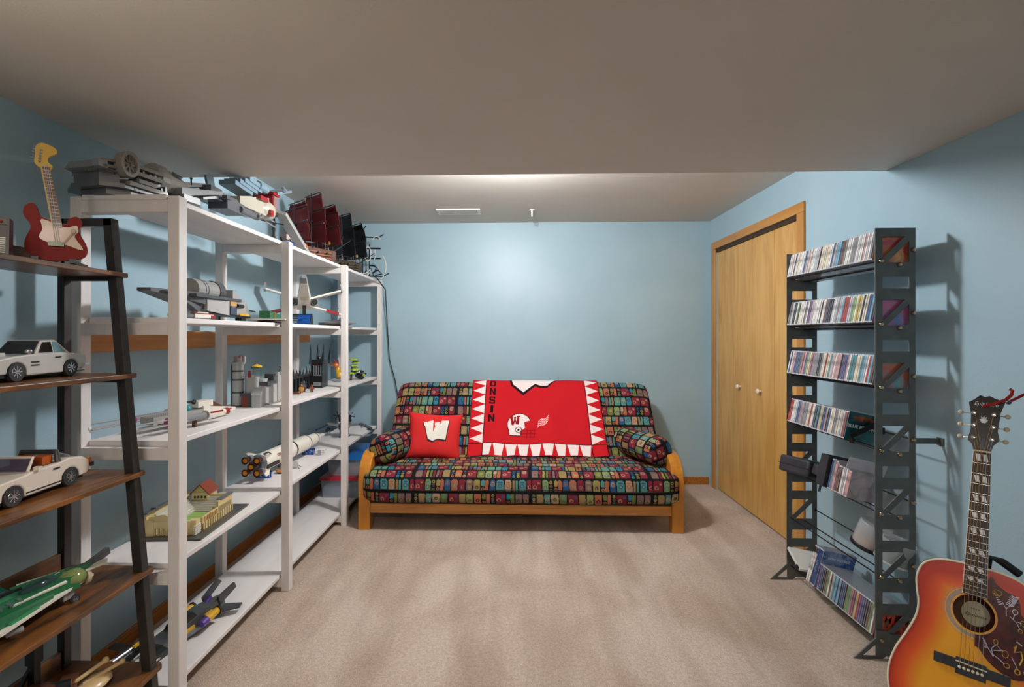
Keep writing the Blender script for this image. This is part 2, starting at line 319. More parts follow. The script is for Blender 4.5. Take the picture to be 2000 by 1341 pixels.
def gridmesh(name, V, nu, nv, m, parent=None, rgb=None, wrapu=False, wrapv=False, matidx=None, label=None):
    """V: (nu*nv,3) points, u major"""
    iu = np.arange(nu if wrapu else nu-1); iv = np.arange(nv if wrapv else nv-1); a, b = np.meshgrid(iu, iv, indexing='ij'); a1 = (a+1) % nu; b1 = (b+1) % nv
    F = np.stack([a*nv+b, a1*nv+b, a1*nv+b1, a*nv+b1], -1).reshape(-1, 4)
    me = bpy.data.meshes.new(name); me.vertices.add(len(V)); me.vertices.foreach_set('co', V.astype(np.float32).ravel())
    me.loops.add(F.size); me.loops.foreach_set('vertex_index', F.ravel().astype(np.int32)); me.polygons.add(len(F)); me.polygons.foreach_set('loop_start', np.arange(0, F.size, 4, dtype=np.int32))
    if matidx is not None: me.polygons.foreach_set('material_index', matidx.ravel().astype(np.int32))
    me.update(calc_edges=True); me.polygons.foreach_set('use_smooth', np.ones(len(F), bool))
    if rgb is not None:
        at_ = me.color_attributes.new('print', 'FLOAT_COLOR', 'POINT'); at_.data.foreach_set('color', np.c_[rgb, np.ones(len(V))].astype(np.float32).ravel())
    me.update(); return link(me, name, m, parent, label=label)
COVER = mat('#444444', .85, attr='print', bump=.12, bsc=500.0, spec=.2)
def slab(name, parent, x0, x1, c, d, a, b, e, nu, nv, uo, vo, p=9., lump=.006, seed=1, vs=1.0):
    """soft slab: cross-section superellipse in the y-z plane around c, long axis direction d (half lengths a, b), from x0 to x1"""
    d = np.array(d)/np.linalg.norm(d); n = np.array([-d[1], d[0]]); t = np.linspace(0, 2*np.pi, nv, endpoint=False)
    # resample loop by arc length
    tt = np.linspace(0, 2*np.pi, 4000); cc = np.sign(np.cos(tt))*np.abs(np.cos(tt))**e*a; ss = np.sign(np.sin(tt))*np.abs(np.sin(tt))**e*b
    s = np.r_[0, np.cumsum(np.hypot(np.diff(cc), np.diff(ss)))]; q = np.linspace(0, s[-1], nv, endpoint=False); C = np.interp(q, s, cc); Sx = np.interp(q, s, ss)
    tu = np.linspace(-1, 1, nu); tu = np.sign(tu)*(1-(1-np.abs(tu))**1.0); k = (1-np.abs(tu)**p)**(1/p)*(1-.0)
    X = (x0+x1)/2+(x1-x0)/2*tu
    rs = np.random.RandomState(seed); ph = rs.rand(6)*6; fr = rs.rand(6)*5+3
    lumpf = sum(np.sin(fr[i]*X*1.7+ph[i])[:, None]*np.cos(fr[i]*.9*q*2+ph[-i])[None] for i in range(6))/4
    kk = k[:, None]; sc = 1+lump*lumpf/b
    Y = c[0]+d[0]*C[None]*kk+n[0]*Sx[None]*kk*sc; Z = c[1]+d[1]*C[None]*kk+n[1]*Sx[None]*kk*sc
    V = np.stack([np.broadcast_to(X[:, None], Y.shape), Y, Z], -1).reshape(-1, 3)
    U = np.broadcast_to(X[:, None], Y.shape)+uo+.0*Y; Q = np.broadcast_to(q[None]*vs, Y.shape)+vo
    Uw = U+.006*np.sin(Q*9+X[:, None]*3)
    return gridmesh(name, V, nu, nv, COVER, parent, tile_rgb(Uw, Q).reshape(-1, 3), wrapv=True)
fm = thing('futon_mattress', 'folded futon mattress in a black cover printed with colourful boxes and rings', 'mattress', (0, 0, 0))
slab('seat_section', fm, -1.022, 1.108, (3.565, .29), (1, -.02), .345, .118, .42, 620, 330, 3.0, .02, p=11., lump=.007)
slab('back_section', fm, -.962, 1.112, (3.985, .60), (.40, .53), .365, .088, .45, 600, 320, 5.13, .05, p=17., lump=.006, seed=4)
B().tube([(x, 3.2185+.002*math.sin(x*7), .298+.006*math.sin(x*5+1)) for x in np.linspace(-.93, 1.02, 60)], .0035, 6).out('seam_piping', mat('#101215', .8), fm, True)
bol = [('round bolster pillow in printed cover at the left arm beside the red pillow', -.935, -17, 11), ('round bolster pillow in printed cover at the right arm of the futon', 1.02, 20, 23)]
for lab, x, rz, sd in bol:
    r, L_ = .107, .25; nu, nv = 200, 180
    tt = np.linspace(0, np.pi, 3000); ca = -np.sign(np.cos(tt))*np.abs(np.cos(tt))**.42*L_; ra = np.abs(np.sin(tt))**.3*r
    sl = np.r_[0, np.cumsum(np.hypot(np.diff(ca), np.diff(ra)))]; q = np.linspace(0, sl[-1], nu); hh = np.interp(q, sl, ca)+L_; rad = np.interp(q, sl, ra)
    th = np.linspace(0, 2*np.pi, nv, endpoint=False); fl = 1+.025*np.sin(3*th+sd)[None]*np.sin(hh*9)[:, None]
    V = np.stack([rad[:, None]*np.cos(th)[None]*fl, np.broadcast_to(hh[:, None], (nu, nv)), rad[:, None]*np.sin(th)[None]*fl*.96], -1).reshape(-1, 3)
    capm = (q < .1)[:, None] | (q > sl[-1]-.1)[:, None]; Xc = rad[:, None]*np.cos(th)[None]; Zc = rad[:, None]*np.sin(th)[None]
    U = np.where(capm, Xc*.92+Zc*.38+sd*.1, (th*r)[None]+sd*.13); Q = np.where(capm, Zc*.92-Xc*.38+.3, hh[:, None]+.1)
    o = gridmesh('bolster', V, nu, nv, COVER, None, tile_rgb(U, Q).reshape(-1, 3), wrapv=True); o.location = (x, 3.39, .512); o.rotation_euler = (0, 0, math.radians(rz)); tag(o, lab, 'bolster')
# ------------------------------------------------------------ red pillow with the W
RED = mat('#cf2a2a', .75, bump=.1, bsc=400.0, spec=.2); CREAM = mat('#efe9df', .8); INK = mat('#1b1518', .8)
WPOLY = [(-.5, .42), (-.16, .47), (-.16, .33), (-.22, .31), (-.165, -.10), (-.05, .25), (-.09, .27), (-.09, .36), (.12, .38), (.12, .27), (.075, .25), (.12, -.12), (.27, .30), (.21, .32), (.21, .44), (.5, .47), (.5, .35), (.44, .33), (.25, -.42), (.04, -.42), (-.01, -.08), (-.13, -.47), (-.33, -.42), (-.43, .27), (-.5, .29)]
WPOLY = [(-.5, .33), (-.14, .47), (-.14, .34), (-.19, .31), (-.12, -.1), (-.04, .2), (-.07, .23), (-.07, .36), (.13, .40), (.13, .30), (.09, .27), (.15, -.1), (.25, .33), (.2, .35), (.2, .47), (.5, .5), (.5, .37), (.45, .35), (.4, -.42), (.1, -.38), (.05, -.08), (-.12, -.5), (-.3, -.42), (-.4, .2), (-.5, .18)]
def pillow_pt(u, v, h=0.0):   # u,v in -1..1
    a = .205*(1-.06*(1-v*v)*0); pin = 1-.09*(1-abs(u)**2)*abs(v)**3; pin2 = 1-.09*(1-abs(v)**2)*abs(u)**3
    th = .062*max(0, (1-u**4)*(1-v**4))**.55
    return (u*.205*pin2, -th-h+.004*math.sin(7*u+3*v)*(1-u*u)*(1-v*v), v*.175*pin)
rp = thing('throw_pillow', 'red throw pillow with a big white letter W, leaning on the futon', 'pillow', (-.60, 3.635, .40), rot=(-20, 4, 6))
n = 40; V = np.array([pillow_pt(2*i/n-1, 2*j/n-1) for i in range(n+1) for j in range(n+1)]); V[:, 2] += .165
fr_ = gridmesh('pillow_face', V, n+1, n+1, RED, rp)
V2 = V.copy(); V2[:, 1] = -V2[:, 1]; gridmesh('pillow_face', V2, n+1, n+1, RED, rp)
for nm, mt_, sc_, off, dz in (('letter_shadow', INK, .172, .002, -.006), ('letter_print', CREAM, .16, .0032, 0)):
    bm = bmesh.new(); vs_ = [bm.verts.new((x*sc_*1.15, 0, y*sc_)) for x, y in WPOLY]; f = bm.faces.new(vs_); bmesh.ops.triangulate(bm, faces=[f])
    for _ in range(2): bmesh.ops.subdivide_edges(bm, edges=bm.edges[:], cuts=1, use_grid_fill=True)
    for v_ in bm.verts:
        u, w_ = (v_.co.x+.012)/.205, (v_.co.z+.035+dz)/.175; q = pillow_pt(u, w_, off); v_.co = Vector((q[0], q[1], q[2]+.165))
    me = bpy.data.meshes.new(nm); bm.to_mesh(me); bm.free(); link(me, nm, mt_, fr_)
# ------------------------------------------------------------ red blanket over the back
def pip(px, py, poly):
    ins = np.zeros(px.shape, bool); n_ = len(poly); j = n_-1
    for i in range(n_):
        xi, yi = poly[i]; xj, yj = poly[j]; c = ((yi > py) != (yj > py)) & (px < (xj-xi)*(py-yi)/((yj-yi) or 1e-9)+xi); ins ^= c; j = i
    return ins
GL = {'N': [[(0, 0), (0, 1), (.3, 1), (.72, .38), (.72, 1), (1, 1), (1, 0), (.7, 0), (.28, .62), (.28, 0)]], 'S': [[(0, .05), (0, .3), (.3, .3), (.3, .2), (.7, .2), (.7, .38), (.1, .42), (0, .52), (0, .92), (.12, 1), (.88, 1), (1, .92), (1, .7), (.7, .7), (.7, .8), (.3, .8), (.3, .62), (.9, .58), (1, .48), (1, .08), (.88, 0), (.12, 0)]],
      'I': [[(.25, 0), (.25, 1), (.75, 1), (.75, 0)]], 'O': [[(0, .1), (0, .9), (.15, 1), (.85, 1), (1, .9), (1, .1), (.85, 0), (.15, 0)]], 'C': [[(0, .1), (0, .9), (.15, 1), (.85, 1), (1, .9), (1, .65), (.7, .65), (.7, .8), (.3, .8), (.3, .2), (.7, .2), (.7, .35), (1, .35), (1, .1), (.85, 0), (.15, 0)]]}
BW, BH = 1.05, .62          # visible front panel
nu, nv = 640, 470; vfull = .78
uu = np.linspace(-.5, .5, nu); vv = np.linspace(0, vfull, nv)
def blanket_xyz(u, v):
    """v runs up the slope from the hem, over the top edge and down behind"""
    d = np.array([.40, .53])/np.hypot(.40, .53); nrm = np.array([-d[1], d[0]]); base = np.array([3.985, .60])+nrm*.101+d*-.315
    L1 = .60; s1 = np.clip(v, 0, L1); R_ = .103; ang = np.clip((v-L1)/R_, 0, 1.9); rest = np.clip(v-L1-1.9*R_, 0, 9)
    c0 = base+d*L1-nrm*R_
    y = base[0]+d[0]*s1; z = base[1]+d[1]*s1
    ya = c0[0]+nrm[0]*R_*np.cos(ang)+d[0]*R_*np.sin(ang); za = c0[1]+nrm[1]*R_*np.cos(ang)+d[1]*R_*np.sin(ang)
    over = v > L1; y = np.where(over, ya, y); z = np.where(over, za, z); z = z-rest*.9; y = y+rest*.3
    wv = (.006*np.sin(u*17+v*4)+.004*np.sin(u*31-v*9))*np.clip(1.2-v, .3, 1); curl = .035*np.exp(-(v/.05)**2)
    y = y-wv*.8-curl; z = z+wv*.5-.012*np.exp(-(v/.05)**2)+.0*u; z = z-.012*np.clip(u, 0, 1)*np.exp(-(v/.3)**2)+.006*np.sin(u*13)*np.exp(-(v/.15)**2); z = np.maximum(z, .408+.004*np.sin(u*30))
    x = .182+u*(1.07-.03*v/.6)+.0*v
    return x, y, z
UU, VV = np.meshgrid(uu, vv, indexing='ij'); X_, Y_, Z_ = blanket_xyz(UU, VV); V = np.stack([X_, Y_, Z_], -1).reshape(-1, 3)
fu = ((uu[:-1]+uu[1:])/2)[:, None]*1.05; fv = ((vv[:-1]+vv[1:])/2)[None]; fu, fv = np.broadcast_arrays(fu, fv); mi = np.zeros(fu.shape, int)   # 0 red 1 white 2 ink 3 maroon
bw = .115; hw = .525
side = np.abs(fu) > hw-bw; bott = fv < .092
per = .085; ph_ = ((fv-.092) % per)/per; tri = np.abs(ph_-.5)*2          # side pennants point inward/outward
xs = (np.abs(fu)-(hw-bw))/(bw-.012); inner = xs
mi[side & (fv >= .092) & (np.abs(fu) < hw-.012) & (tri < (1-inner)*.98) ] = 1
perb = .0935; pb = ((fu+hw) % perb)/perb; mi[bott & ~side & (fv > .014) & (np.abs(pb-.5)*2 < .45+.5*(fv/.092))] = 1
line = (np.abs(np.abs(fu)-(hw-bw)) < .003) | ((np.abs(fv-.092) < .003)) | (np.abs(fu) > hw-.005) | (fv < .006); mi[line] = 2
for k, ch in enumerate('NISNOCS'):
    for poly in GL[ch]:
        pl = [(-.378+p[0]*.048, .275+k*.081+p[1]*.067) for p in poly]; mi[pip(fu, fv, pl)] = 2
    if ch == 'O': mi[pip(fu, fv, [(-.378+.3*.048, .275+k*.081+.2*.067), (-.378+.7*.048, .275+k*.081+.2*.067), (-.378+.7*.048, .275+k*.081+.8*.067), (-.378+.3*.048, .275+k*.081+.8*.067)])] = 0
# lower point of the large white W that runs over the top edge
mi[pip(fu, fv, [(-.22, .70), (-.20, .605), (-.10, .515), (.0, .60), (.035, .585), (.1, .59), (.2, .70), (.2, .79), (-.22, .79)])] = 2
mi[pip(fu, fv, [(-.20, .70), (-.185, .62), (-.10, .545), (.0, .625), (.04, .607), (.1, .61), (.18, .70), (.18, .79), (-.20, .79)])] = 1
# football helmet
hx, hy = -.135, .255; E = lambda x, y, a, b: ((fu-x)/a)**2+((fv-y)/b)**2 < 1
mi[E(hx, hy, .096, .098) & ((fv > hy-.06))] = 2; mi[pip(fu, fv, [(hx-.085, hy-.02), (hx-.08, hy-.095), (hx+.01, hy-.1), (hx+.03, hy-.02)])] = 2
mi[E(hx, hy, .09, .092) & (fv > hy-.055)] = 1; mi[pip(fu, fv, [(hx-.08, hy-.02), (hx-.073, hy-.088), (hx+.005, hy-.093), (hx+.025, hy-.02)])] = 1
mi[pip(fu, fv, [(hx+.04, hy+.02), (hx+.1, hy+.035), (hx+.1, hy-.09), (hx+.015, hy-.09), (hx+.02, hy-.05), (hx+.045, hy-.03)])] = 0
mi[pip(fu, fv, [(hx-.035+x*.085, hy+.035+y*.085) for x, y in WPOLY])] = 3
mi[E(hx-.005, hy-.045, .026, .026)] = 2; mi[E(hx-.005, hy-.045, .021, .021)] = 1; mi[E(hx-.005, hy-.045, .009, .009)] = 2
for k in range(3): mi[pip(fu, fv, [(hx+.005+.0*k, hy-.052-k*.024), (hx+.13, hy-.048-k*.028), (hx+.13, hy-.055-k*.028), (hx+.005, hy-.059-k*.024)])] = 3
for k in range(3): mi[pip(fu, fv, [(hx+.06+k*.028, hy-.04), (hx+.067+k*.028, hy-.04), (hx+.06+k*.028, hy-.115), (hx+.053+k*.028, hy-.115)])] = 3
for k in range(4):
    s_ = (fu-.005-k*.003)/.085; mi[(s_ > 0) & (s_ < 1) & (np.abs(fv-(.225+k*.017+.055*s_+.009*np.sin(s_*7))) < .0026)] = 1
BRED = mat('#c01e26', .92, bump=.15, bsc=350.0, spec=.1)
bl = gridmesh('blanket', V, nu, nv, [BRED, mat('#eedfdc', .92, spec=.1), mat('#24161a', .92, spec=.1), mat('#8f1620', .92, spec=.1)], None, matidx=mi)
sd = bl.modifiers.new('thickness', 'SOLIDIFY'); sd.thickness = .004; sd.offset = 1
tag(bl, 'red fleece blanket with white pennant border draped over the futon back', 'blanket')
# ------------------------------------------------------------ metal disc tower
TM = mat('#686d6c', .45, metal=.3, h2='#5c6160', sc=25.0, bump=.06, bsc=600.0)
RODM = mat('#2c2c2e', .35, metal=.7); KN = mat('#b9a78c', .22, metal=1.0)
TX0, TX1, TYN, TYF = 1.475, 1.635, 2.048, 2.70; PIT = .257; ZT0 = 1.717
tw = thing('disc_tower', 'tall black steel disc tower with laser-cut side panels by the right wall', 'rack', (1.555, 2.375, 0))
def rect_faces_with_holes(name, y0, th, parent):
    """panel in the x-z plane cut by the repeating windows; built from bars"""
    b = B(); wx0, wx1 = 1.504, 1.610
    b.box(TX0, wx0, y0, y0+th, .05, 1.752).box(wx1, TX1, y0, y0+th, .05, 1.752)
    zs = []
    for k in range(7):
        zt = ZT0-PIT*k; zs += [(zt-.105, zt), (zt-.211, zt-.164)]
    top = 1.752
    for lo, hi in sorted(zs, reverse=True):
        if lo < .05: continue
        b.box(wx0, wx1, y0, y0+th, hi, top); top = lo
    b.box(wx0, wx1, y0, y0+th, .05, top)
    for k in range(7):
        zt = ZT0-PIT*k; b.pr('y', [(wx0, zt-.105), (wx0, zt-.09), (wx1-.018, zt), (wx1, zt), (wx1, zt-.018), (wx0+.016, zt-.105)], y0, y0+th)
    return rel(b.out(name, TM, parent), parent)
for y in (TYN, TYF-.004):
    pn = rect_faces_with_holes('side_panel', y, .004, tw)
    ft = [(1.385, 0), (1.49, 0), (1.50, .012), (1.63, .012), (1.66, 0), (1.70, 0), (1.66, .03), (1.635, .085), (1.56, .085), (1.53, .1), (1.475, .1), (1.475, .075)]
    b = B().pr('y', [(1.385, 0), (1.475, .085), (1.475, .06), (1.42, .012), (1.475, .012), (1.475, 0)], y-.005, y)
    b.pr('y', [(1.475, 0), (1.475, .115), (1.515, .115), (1.53, .1), (1.635, .1), (1.66, .03), (1.70, 0), (1.66, 0), (1.62, .015), (1.52, .015), (1.50, 0)], y-.005, y)
    rel(b.out('foot_bracket', TM, tw), tw)
me_k = B().lathe((0, 0, 0), [(.009, 0), (.0095, -.006), (.006, -.011), (.0005, -.012)], 12, 'y').mesh('bolt', True); me_k.materials.append(KN)
RP = [(1.496, 1.617), (1.569, 1.602), (1.625, 1.662)]
for k in range(7):
    for x, z in RP:
        zz = z-PIT*k; rel(B().cyl((x, TYN, zz), (x, TYF, zz), .003, n=8).out('rod', RODM, tw), tw)
        for yy, s in ((TYN, 1), (TYF, -1)):
            o = bpy.data.objects.new('bolt', me_k); COL.objects.link(o); o.parent = tw; o.location = Vector((x, yy, zz))-tw.location
            if s < 0: o.rotation_euler = (0, 0, math.pi)
rel(B().box(1.62, XR-.002, 2.043, 2.047, .876, .898).box(XR-.006, XR-.002, 2.03, 2.06, .868, .9).out('wall_bracket', TM, tw), tw)
# discs: local frame x = depth, y = thickness, z = height; tilted 12 degrees backwards on the rods
TILT = 12.0; CH, CDp, CTk = .125, .142, .0102
SP = [('white', '#e6e4e0'), ('grey', '#8b8d92'), ('black', '#26262a'), ('red', '#a83434'), ('cream', '#dcd2bc'), ('navy', '#34507e'), ('teal', '#4f8f94'), ('brown', '#6e5544'), ('silver', '#b9bcc2'), ('pink', '#c99a9c'), ('green', '#6f8f58'), ('yellow', '#cdb45a'), ('purple', '#5d4a78'), ('lime', '#8ac24a'), ('sky blue', '#6fb2cf')]
CASE = mat('#8d8f96', .15, h2='#7c7f86', sc=60.0); CASEE = mat('#c9cacf', .2)
def cover_mat(a, b): return mat(a, .2, h2=b, sc=16.0, det=2, dist=1.5, coat=.6)
cdm = {}
def cd_mesh(ci, t=CTk, h=CH, d=CDp, cov=None):
    key = (ci, t, h, d, cov)
    if key not in cdm:
        b = B().box(.0012, d, 0, t, 0, h); b.mi = [2, 2, 2, 2, 2, 2]; b.mi[2] = 3; b.mi[3] = 3
        b.mset(1).box(0, .0012, .0006, t-.0006, .001, h-.001); b.mset(0).box(-.0006, .0004, .0014, t-.0014, .006, h-.006)
        me = b.mesh('disc_case'); 
        for m in (mat(SP[ci][1], .3, h2='#%02x%02x%02x' % tuple(int(int(SP[ci][1][i:i+2], 16)*.72) for i in (1, 3, 5)), sc=45.0, det=1, lo=.45, hi=.6), CASEE, CASE, cover_mat(*cov) if cov else CASE): me.materials.append(m)
        cdm[key] = me
    return cdm[key]
def put(me, name, row, y, label, cat, group, dx=0, dz=0, tilt=TILT, rx=0, rz=0):
    o = bpy.data.objects.new(name, me); COL.objects.link(o)
    o.location = (1.472+dx, y, 1.626-PIT*row+dz); o.rotation_euler = (math.radians(rx), math.radians(tilt), math.radians(rz)); return tag(o, label, cat, group)
ROWN = ['top', 'second', 'third', 'fourth']
WTS = [[9, 5, 3, 1, 4, 2, 1, 2, 7, 3, 0, 0, 0, 0, 1], [7, 5, 4, 2, 4, 1, 1, 2, 4, 3, 1, 1, 1, 1, 1], [5, 4, 4, 2, 4, 3, 2, 2, 3, 2, 0, 1, 1, 0, 1], [6, 5, 4, 3, 3, 3, 2, 1, 4, 2, 1, 1, 1, 0, 1]]
COVS = [('#c24a58', '#e0a04a'), ('#c76a96', '#5b79b8'), ('#c06a50', '#5c9fb0'), ('#123a4a', '#1f6b72')]
ON = 'first second third fourth fifth sixth seventh eighth ninth tenth eleventh twelfth thirteenth fourteenth fifteenth sixteenth seventeenth eighteenth nineteenth'.split()
TN = {2: ('twenty', 'twentieth'), 3: ('thirty', 'thirtieth'), 4: ('forty', 'fortieth'), 5: ('fifty', 'fiftieth'), 6: ('sixty', 'sixtieth')}
def ordw(n): return ON[n-1] if n < 20 else (TN[n//10][1] if n % 10 == 0 else TN[n//10][0]+'-'+ON[n % 10-1])
for r in range(4):
    rnd = random.Random(100+r); y1 = TYF-.008; y0 = TYN+.012 if r < 3 else 2.235; n_ = int((y1-y0)/.01085); y = y1-.0105; prev = 0
    for i in range(n_):
        ci = prev if rnd.random() < .25 else rnd.choices(range(15), WTS[r])[0]; prev = ci
        if r == 1 and i == n_-12: ci = 13
        last = i == n_-1
        lab = f'{SP[ci][0]} disc case, {ordw(i+1)} from the closet end of the {ROWN[r]} tower row'
        if last: lab = f'disc case with colourful cover at the near end of the {ROWN[r]} tower row'
        if last and r == 3: lab = 'disc case with a dark teal cover lettered blue beyond'
        o = put(cd_mesh(ci if not last else 2, cov=COVS[r] if last else None), 'disc_case', r, y, lab, 'disc case', f'disc cases in the {ROWN[r]} tower row', dz=rnd.uniform(-.0006, .0006), dx=rnd.uniform(-.001, .001))
        if last: ends = (o, y)
        y -= .01085
    if r == 3:
        o, y = ends
        text('BLUE BEYOND', 'cover_lettering', mat('#d8e4e8', .4), o, .021, (.072, -.0006, .062), (90, 0, 0), bold=.0005)
        P(o, 'cover_picture', mat('#b5642a', .4, h2='#3a2a20', sc=30.0), ('sph', (.07, -.0002, .1), (.05, .0004, .013)), k=1)
        be = B().ob((1.556, ends[1]-.02, 1.672-PIT*3), (.15, .006, .022), (0, -25, 0)).box(1.49, 1.504, ends[1]-.03, ends[1]-.01, 1.61-PIT*3, 1.632-PIT*3).box(1.615, 1.632, ends[1]-.03, ends[1]-.01, 1.65-PIT*3, 1.68-PIT*3).out('book_end', RODM, bev=.002)
        tag(be, 'slanted black bar clipped on the rods beside the blue beyond disc', 'bookend')
# fifth row: soft black cases and boxed discs
NYL = mat('#23242a', .55, h2='#2e3038', sc=12.0, bump=.3, bsc=25.0)
c1 = thing('disc_wallet', 'black zipped nylon disc wallet lying toward the closet on the tower', 'case', (1.50, 2.5, 1.626-PIT*4), rot=(-4, 12, 8))
B().box(-.055, .10, -.02, .19, .0, .085).out('cover', NYL, c1, True, bev=.012, seg=3); B().tube([(-.056, -.02, .043), (-.056, .19, .043), (.1, .19, .043)], .0025).out('zipper', mat('#3a3a40', .4, metal=.5), c1)
B().ob((.02, -.045, .05), (.12, .05, .055), (10, 0, 5)).out('flap', NYL, c1, bev=.01, seg=3)
c2 = thing('disc_binder', 'upright black disc binder beside the plastic sleeves on the tower', 'case', (1.462, 2.365, 1.628-PIT*4), rot=(0, 12, 0))
B().box(0, .145, 0, .006, 0, .15).box(0, .145, .05, .056, 0, .15).box(-.004, .004, 0, .056, 0, .15).out('cover', NYL, c2, bev=.004); B().box(.006, .138, .008, .048, .004, .145).out('pages', mat('#15161a', .5), c2); B().box(.0, .006, .02, .03, -.03, 0).out('zip_pull', NYL, c2)
items = [(5, .014, .142, .135, 'dark blue disc box beside the black binder on the tower'), (6, .008, .145, .135, 'thin teal sleeve next to the dark blue disc box'), (9, .016, .14, .135, 'pale pink boxed disc on the fifth tower row'), (12, .006, .13, .135, 'thin purple disc case on the fifth tower row'), (7, .016, .125, .14, 'brown boxed disc on the fifth tower row'), (2, .008, .125, .14, 'black disc case on the fifth tower row'), (0, .011, .125, .14, 'white disc case beside the black one on the fifth tower row'), (8, .008, .125, .14, 'silver disc case on the fifth tower row'), (0, .011, .125, .14, 'white disc case second nearest the front panel on the fifth tower row'), (9, .02, .12, .14, 'pinkish boxed disc nearest the front panel on the fifth tower row')]
y = 2.356
for ci, t_, h_, d_, lab in items:
    y -= t_+.002; put(cd_mesh(ci, t_, h_, d_, ('#b9b4bc', '#9a8f9a')), 'boxed_disc', 4, y, lab, 'disc case', 'boxed discs on the fifth tower row')
slv = B().ob((.075, 0, .075), (.16, .003, .15)).out('plastic_sleeve', mat('#e6e6f2', .2, alpha=.45)); slv.location = (1.488, 2.345-.06, 1.652-PIT*4); slv.rotation_euler = (math.radians(10), math.radians(13), math.radians(-6)); tag(slv, 'clear plastic sleeve sticking out above the boxed discs', 'sleeve')
# sixth row: spindles
GLS = mat('#d9dde2', .12, alpha=.42, coat=.6)
s1 = thing('disc_spindle', 'clear plastic disc spindle with black base lying on the tower rods', 'spindle', (1.585, 2.25, 1.655-PIT*5), rot=(14, 12, 0))
B().lathe((0, 0, .0), [(.064, .016), (.063, .11), (.058, .117), (.012, .119)], 32).out('dome', GLS, s1, True); B().lathe((0, 0, 0), [(.068, 0), (.068, .012), (.062, .018), (.01, .02)], 32).out('base', mat('#1c1d20', .35), s1, True); B().cyl((0, 0, .018), (0, 0, .1), .0075).out('spindle_post', mat('#8f9296', .3), s1); B().cyl((0, 0, .02), (0, 0, .045), .06, n=32).out('discs', mat('#c39a78', .15, metal=.6), s1)
s2 = thing('disc_spindle', 'stack of shiny green discs in a clear tub near the front panel', 'spindle', (1.595, 2.118, 1.65-PIT*5), rot=(10, 12, 0))
B().lathe((0, 0, 0), [(.062, .004), (.062, .088), (.058, .094), (.01, .095)], 32).out('dome', GLS, s2, True); B().cyl((0, 0, .004), (0, 0, .08), .0585, n=32).out('discs', mat('#0f4a38', .12, metal=.7, h2='#1f7a52', sc=60.0, st=(.1, .1, 12)), s2); B().cyl((0, 0, 0), (0, 0, .006), .066, n=32).out('base', mat('#d0d2d6', .3), s2)
# bottom row
b0 = 1.626-PIT*6
wc = B().ob((0, 0, 0), (.19, .014, .135)).out('game_case', [mat('#e3e1da', .25)], bev=.002); wc.location = (1.545, 2.60, b0+.055); wc.rotation_euler = (math.radians(-62), math.radians(12), math.radians(4)); tag(wc, 'white disc case tipped over at the closet end of the bottom tower row', 'disc case')
B().box(-.096, -.0955, -.005, .005, -.06, -.035).out('barcode', INK, wc)
bt = [(0, .015, .19, .135, '#23242a', 'white movie case with black head at the left of the bottom tower row'), (0, .015, .19, .135, '#3a3c44', 'white movie case with lettered spine beside the blue movie box')]
y = 2.525
for k, (ci, t_, h_, d_, hc, lab) in enumerate(bt):
    y -= t_+.001; o = put(cd_mesh(ci, t_, h_, d_), 'movie_case', 6, y, lab, 'movie case', None, rx=6)
    B().box(-.0012, .0, .001, t_-.001, h_-.035, h_-.008).out('spine_head', mat(hc, .4), o); text(('PLAZA', 'HAWAII')[k], 'spine_lettering', INK, o, .012, (-.0014, t_/2, .085), (0, -90, 0), sx=1.0, ext=.0001).rotation_euler = (math.radians(90), math.radians(-90), 0)
bx_ = cd_mesh(5, .036, .19, .16, ('#2a57a0', '#8fa9d0')); y -= .04
o = put(bx_, 'movie_box', 6, y, 'thick blue movie box in the bottom tower row, cover turned to the room', 'movie case', None, rx=5); text('BON VOYAGE', 'cover_lettering', mat('#dfe6f2', .4), o, .017, (.082, -.0006, .155), (90, 0, 0)); P(o, 'cover_figure', mat('#c8cfdc', .5), ('sph', (.06, -.0005, .1), (.022, .0008, .03)), ('sph', (.1, -.0005, .08), (.016, .0008, .02)), k=1)
text('VOYAGE', 'spine_lettering', mat('#dfe6f2', .4), o, .016, (-.0012, .018, .1), (90, -90, 0))
y -= .012; rnd = random.Random(9); n_ = int((y-.0-TYN-.012)/.0112)
seq = [12, 12, 5, 2, 2, 7, 10, 0, 7, 8, 6, 14, 5, 14, 2, 5, 5, 2, 10, 10, 1, 3, 12, 11, 3]
for i in range(n_):
    ci = seq[i % len(seq)]; y -= .0112; last = i == n_-1
    lab = f'{SP[ci][0]} disc case, {ordw(i+1)} after the blue movie box in the bottom row' if not last else 'disc case with red lettered cover at the near end of the bottom row'
    o = put(cd_mesh(ci, cov=('#4a2c22', '#c2483c') if last else None), 'disc_case', 6, y, lab, 'disc case', 'disc cases in the bottom tower row')
    if last:
        text('MZ', 'cover_lettering', mat('#d0503c', .4), o, .07, (.07, -.0006, .085), (90, 0, 0), bold=.003); text('HO', 'cover_lettering', mat('#e0643a', .4), o, .06, (.07, -.0006, .035), (90, 0, 0), bold=.003)
